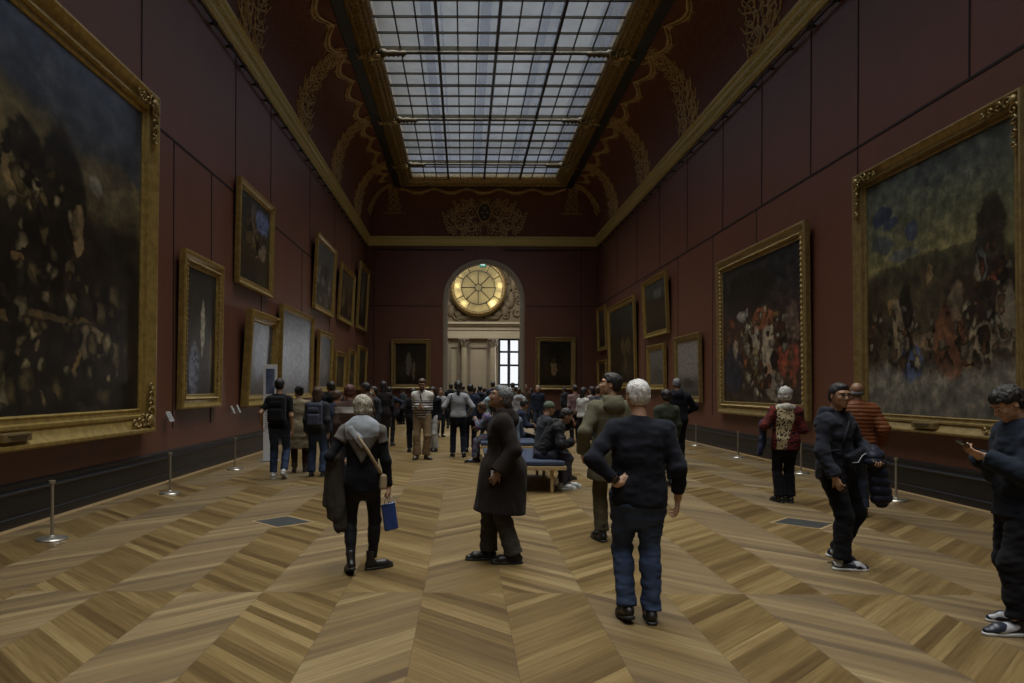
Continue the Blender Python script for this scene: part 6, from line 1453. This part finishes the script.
# ================================================================== centre
def round_bag(J, root):
    e = held('round_bag', J, 'round black bag carried at the left of the striped jumper man', 'bag')
    sdf('bag_body', [ell(J['wrL'] + A((-0.06, 0.0, -0.10)), A((0.11, 0.17, 0.19)), 0.01)], 0.018, C_black, e)
    MB().tube([tuple(J['wrL'] + A((-0.06, y_, z_))) for y_, z_ in ((-0.12, 0.05), (-0.06, 0.16), (0.06, 0.16), (0.12, 0.05))], 0.012, 5).build('handle', C_black, e); settle(e)
def scarf(J, root):
    s = J['s']; sdf('beard', [ell(J['head'] + J['Rh'] @ A((0, 0.062, -0.085)) * s, A((0.042, 0.042, 0.035)) * s, 0.01, J['Rh'])], 0.008, H_BROWN, root)
    w_ = lambda x, y, z: J['neck'] + J['Rs'] @ A((x, y, z)) * s
    MB().tube([tuple(w_(0.05, 0.07, -0.02)), tuple(w_(0.02, 0.125, -0.1)), tuple(w_(0.0, 0.15, -0.2))], [0.02, 0.02, 0.012], 6).build('scarf', C_charc, root, smooth=True)
person('man', 'bearded man in white jumper with black stripes and tan trousers', 422, 459, 176, 1.86, 1, dict(feet={'L': (-0.10, 0.05, 0, 35, 0), 'R': (0.10, 0.10, 0, -10, 0)}, head=(0, -18, 0), arms={'L': (-0.04, 0.20, 1.12), 'R': (0.05, 0.21, 1.16)}, poles={'L': (-0.5, -1, -0.6), 'R': (0.5, -1, -0.6)}, sw=1.0),
       SK_TAN, ('short', H_BROWN), dict(t=0.032, mat=C_stripe, hem=-0.04, name='jumper', collar=0.2), dict(t=0.024, cuff=0.03, mat=C_tan, end=0.97), dict(mat=S_brown), extra=scarf)
person('woman', 'person in white trousers and dark top just behind the striped jumper man', 433, 451.5, 150, 1.66, 1, dict(head=(0, -10, 0)), SK_MID, ('long', H_BLACK), dict(t=0.03, mat=C_black, hem=-0.06, name='jacket'), dict(t=0.02, cuff=0.03, mat=C_white, end=0.97), fem=0.7)
person('man', 'person in black clothes just left of the striped jumper man', 413, 452, 10, 1.62, 1, dict(arms={'L': (-0.3, 0.1, 1.1)}), SK_MID, ('short', H_BLACK), dict(t=0.03, mat=C_black, hem=-0.1, name='jacket'), dict(t=0.02, mat=C_black), extra=round_bag)
person('woman', 'person in a pale patterned blouse beside the arch, behind the striped jumper man', 440, 437, -160, 1.62, 2, dict(), SK_MID, ('long', H_BROWN), dict(t=0.03, mat=C_grey, hem=-0.1, name='blouse'), dict(mat=C_black), fem=0.8)
J, _ = person('woman', 'dark-haired woman in light grey jumper and black trousers, seen from behind', 458, 457, 2, 1.80, 1, dict(feet={'L': (-0.12, 0.03, 0, 8, 0), 'R': (0.13, -0.06, 0, -8, 10)}, arms={'L': (-0.27, 0.12, 1.0), 'R': (0.26, 0.12, 1.02)}, poles={'L': (-0.6, -0.8, 0), 'R': (0.6, -0.8, 0)}), SK_MID, ('pony', H_BLACK, 1.3),
       dict(t=0.03, mat=C_grey, hem=-0.0, name='jumper'), dict(t=0.014, cuff=0.015, mat=cloth('blue_black_trousers', (0.014, 0.016, 0.028)), end=0.96), fem=0.6)
e = held('shoulder_bag', J, 'black shoulder bag at the left hip of the woman in the light grey jumper', 'bag')
sdf('bag_body', [rbox(J['pelvis'] + A((-0.26, 0.0, 0.08)), (0.06, 0.14, 0.12), 0.04)], 0.014, C_black, e)
MB().tube([tuple(J['pelvis'] + A((-0.24, 0.1, 0.18))), tuple(J['shL'] + A((0.02, 0.06, 0.07))), tuple(J['shL'] + A((0.02, -0.09, 0.05))), tuple(J['pelvis'] + A((-0.24, -0.1, 0.18)))], 0.012, 5).build('strap', C_black, e); settle(e)
person('man', 'man in a dark blue jacket directly right of the woman in the light grey jumper', 470, 452, -8, 1.74, 1, dict(), SK_MID, ('short', H_BLACK), dict(t=0.035, mat=C_navy, hem=-0.12, name='jacket'), dict(mat=C_black))
person('man', 'person in light blue shirt bending forward, right of the dark blue jacket', 482, 436, -100, 1.62, 2, dict(lean=28), SK_MID, ('short', H_BLACK), dict(t=0.03, mat=C_lblue, hem=-0.1, name='shirt'), dict(mat=C_black))

# seated visitors
SIT = dict(pz=0.615)
def seated(label, x, y, rz, H, lod, lean=12, head=(0, 0, 0), arms=None, feet=None, **k):
    s = H / 1.75; pz = (0.50 + 0.10) / s
    f_ = feet or {'L': (-0.11, 0.44, 0, 4, 0), 'R': (0.11, 0.40, 0, -4, 0)}
    a_ = arms or {'L': (-0.10, 0.36, 0.80), 'R': (0.12, 0.36, 0.78)}
    return person('person', label, x * 40 + 7, 0, rz, H, lod, dict(pz=pz, py=-0.02, lean=lean, head=head, arms=a_, feet=f_, knees={'L': (0, 1, 1), 'R': (0, 1, 1)}, poles=k.pop('poles', None) or {'L': (-1, -1, -0.3), 'R': (1, -1, -0.3)}), loc=(x, y), **k)
seated('bearded man in a black padded jacket sitting on the front bench, chin on his hand', 1.30, 12.1, -90, 1.78, 0, 34, (0, 14, 0), {'L': (0.02, 0.50, 1.05), 'R': (0.14, 0.44, 0.76)}, {'L': (-0.12, 0.42, 0, 4, 0), 'R': (0.11, 0.30, 0, -4, 0)},
       skin=SK_TAN, hair=('short', H_BLACK, 1.0), top=dict(t=0.055, mat=cloth('black_padded_jacket', (0.010, 0.010, 0.012), rough=0.6), hem=0.0, name='padded_jacket', hood=True, amp=0.012), legs=dict(t=0.02, mat=cloth('purple_grey_jeans', (0.055, 0.055, 0.075)), end=0.94), shoes=dict(mat=S_white, sole=M_SOLE), hands={'L': dict(curl=60, hdir=(0, -0.2, 1), palm=(0, -1, 0))})
seated('person in a grey-blue striped hoodie sitting on the far side of the front bench', 0.86, 13.5, 16, 1.74, 1, 14, (-10, 0, 0), skin=SK_PALE, hair=('short', H_BLACK, 1.4), top=dict(t=0.035, mat=cloth('grey_blue_hoodie', (0.13, 0.15, 0.20)), hem=0.0, name='hoodie', hood=True), legs=dict(mat=C_black))
seated('person wearing a greenish beanie, sitting behind the man in black', 1.42, 13.2, -70, 1.72, 1, 10, (0, 0, 0), skin=SK_MID, hair=('beanie', cloth('grey_green_knit', (0.10, 0.12, 0.09))), top=dict(t=0.035, mat=C_charc, hem=0.0, name='jacket'), legs=dict(mat=C_black))
seated('person in a multicoloured print top sitting at the left end of the farther bench', 0.66, 16.3, 84, 1.66, 1, 24, (0, 10, 0), {'L': (0.0, 0.42, 1.0), 'R': (0.12, 0.40, 0.80)}, skin=SK_TAN, hair=('bob', H_BROWN), top=dict(t=0.035, mat=C_floral, hem=0.0, name='jacket'), legs=dict(t=0.02, mat=C_floral), shoes=dict(mat=S_black), fem=0.6)
seated('person in a dark jacket sitting on the right side of the farther bench', 1.25, 17.2, -80, 1.72, 1, 14, (20, 0, 0), skin=SK_MID, hair=('short', H_BLACK), top=dict(t=0.035, mat=C_navy, hem=0.0, name='jacket'), legs=dict(mat=C_black))

# right of the bench
person('woman', 'long-haired woman in white jumper and black leggings right of the bench', 583, 450, -60, 1.66, 1, dict(feet={'L': (-0.08, 0.08, 0, 4, 0), 'R': (0.09, -0.05, 0, -8, 0)}, arms={'L': (-0.2, 0.2, 0.98)}), SK_PALE, ('long', H_BLACK), dict(t=0.02, mat=C_white, hem=-0.0, name='jumper'), dict(t=0.006, cuff=0, mat=C_black), dict(mat=S_white, sole=M_SOLE), fem=1)
person('man', 'person in a dusty pink top and dark trousers behind the white jumper woman', 575, 443, 10, 1.74, 1, dict(), SK_MID, ('short', H_BLACK), dict(t=0.025, mat=C_pink, hem=-0.05, name='shirt'), dict(mat=C_black))
person('woman', 'dark-haired woman in a pale blouse between the pink top and the parka', 592, 440, 40, 1.70, 1, dict(), SK_PALE, ('long', H_BLACK), dict(t=0.025, mat=cloth('pale_pink_grey', (0.24, 0.20, 0.21)), hem=-0.05, name='blouse'), dict(mat=C_charc), fem=0.8)
person('man', 'person half hidden behind the parka, one dark trainer showing', 598, 458, -60, 1.70, 1, dict(feet={'L': (-0.1, 0.05, 0, 50, 0)}), SK_PALE, ('short', H_BROWN), dict(t=0.03, mat=C_charc, hem=-0.1, name='jacket'), dict(mat=C_black), dict(mat=S_black, sole=M_SOLE))
person('man', 'tall short-haired man in black hooded top near the pale sea canvas', 677, 466, -10, 1.86, 1, dict(head=(15, -8, 0), arms={'R': (0.20, 0.24, 1.08)}, poles={'R': (1, -0.6, 0)}, sw=1.05), SK_TAN, ('short', H_SALT, 0.7), dict(t=0.04, mat=cloth('black_hooded_top', (0.010, 0.011, 0.016)), hem=-0.1, name='hooded_top', hood=True), dict(mat=C_black), b=1.05)
person('woman', 'dark-haired person in a dark green jacket right of the white-haired man', 666, 486, 15, 1.62, 1, dict(head=(10, 0, 0)), SK_MID, ('bob', H_BLACK), dict(t=0.032, mat=C_green, hem=-0.1, name='jacket'), dict(mat=C_black), fem=0.4)

# ================================================================== the crowd near and beyond the arch
rc = random.Random(17)
TOPS = [('black coat', C_black), ('dark blue jacket', C_navy), ('charcoal jacket', C_charc), ('brown jumper', C_brown), ('light grey jumper', C_grey), ('dark green jacket', C_green), ('light blue shirt', C_lblue)]
# (head x, head-top y, depth, top index, hair style, hair material, facing, label)
crowd = [
 (451, 384.0, 30, 0, 'short', H_BLACK, 5, 'far visitor in black standing left of the arch opening'),
 (463, 386.0, 33, 2, 'short', H_BLACK, 30, 'far visitor in charcoal below the left stone column'),
 (474, 387.5, 31, 0, 'bob', H_BLACK, -10, 'far visitor in black with bobbed hair below the column panel'),
 (480, 386.0, 28, 1, 'short', H_BLACK, 12, 'far visitor in dark blue left of the centre of the crowd'),
 (484, 388.0, 34, 3, 'short', H_BROWN, -20, 'far visitor in brown in the middle of the arch crowd'),
 (493, 382.0, 29, 1, 'short', H_BLACK, 8, 'tall far visitor in dark blue under the right stone column'),
 (501, 385.5, 32, 0, 'short', H_BLACK, -15, 'far visitor in black at the left edge of the tall window'),
 (505, 384.5, 36, 2, 'short', H_BLACK, 0, 'far visitor in charcoal against the middle of the tall window'),
 (513, 383.0, 31, 2, 'short', H_BLACK, 20, 'far visitor in charcoal against the right pane of the tall window'),
 (519, 388.5, 24, 4, 'short', H_BROWN, -5, 'far visitor in a light grey jumper right of the coat man\'s head'),
 (516, 387.0, 28, 5, 'short', H_BLACK, 15, 'far visitor in dark green below the tall window'),
 (526, 385.0, 33, 3, 'short', H_BROWN, 190, 'far visitor in brown facing the camera right of the arch'),
 (538, 386.0, 27, 1, 'short', H_SANDY, 175, 'fair-haired far visitor in dark blue under the far right canvas'),
 (531, 389.0, 35, 0, 'long', H_BLACK, 20, 'far long-haired visitor in black just right of the arch'),
 (565, 388.0, 34, 2, 'short', H_BLACK, 30, 'far visitor in charcoal below the right edge of the far right canvas'),
 (471, 389.5, 38, 6, 'short', H_BROWN, 0, 'far visitor in light blue inside the arch at left'),
 (487, 389.0, 42, 0, 'short', H_BLACK, 10, 'far visitor in black beyond the arch, left of the window'),
 (509, 388.8, 44, 1, 'short', H_BROWN, -8, 'far visitor in dark blue beyond the arch, before the window'),
 (478, 390.0, 46, 2, 'short', H_BLACK, 15, 'far visitor in charcoal deep in the stone hall'),
 (497, 390.0, 47, 3, 'bob', H_BROWN, -12, 'far visitor in brown deep in the stone hall'),
 (601, 386.0, 29, 3, 'short', H_BROWN, 200, 'far visitor in brown seen just left of the white-haired man'),
 (403, 388.0, 33, 2, 'short', H_BLACK, 60, 'far visitor in charcoal below the far left canvas'),
 (448, 390.0, 37, 0, 'bob', H_BLACK, -40, 'far visitor in black with bobbed hair at the left jamb of the arch')]
for (hx, hy, dep, ti, hst, hm, fc, lab) in crowd:
    x, z = at_depth(hx, hy, dep); Hh = min(1.9, max(1.5, z))
    person('person', lab, hx * 3, 0, fc, Hh, 2, dict(head=(rc.uniform(-25, 25), rc.uniform(-8, 8), 0), feet={'L': (-0.1, rc.uniform(-0.06, 0.08), 0, 8, 0)}), rc.choice([SK_PALE, SK_MID, SK_TAN]), (hst, hm),
           dict(t=0.034, mat=TOPS[ti][1], hem=-0.1, name='jacket', hood=bool(rc.random() < 0.3)), dict(t=0.014, mat=rc.choice([C_black, D_dark, C_charc])), loc=(x, dep), fem=1.0 if hst != 'short' else 0.0)
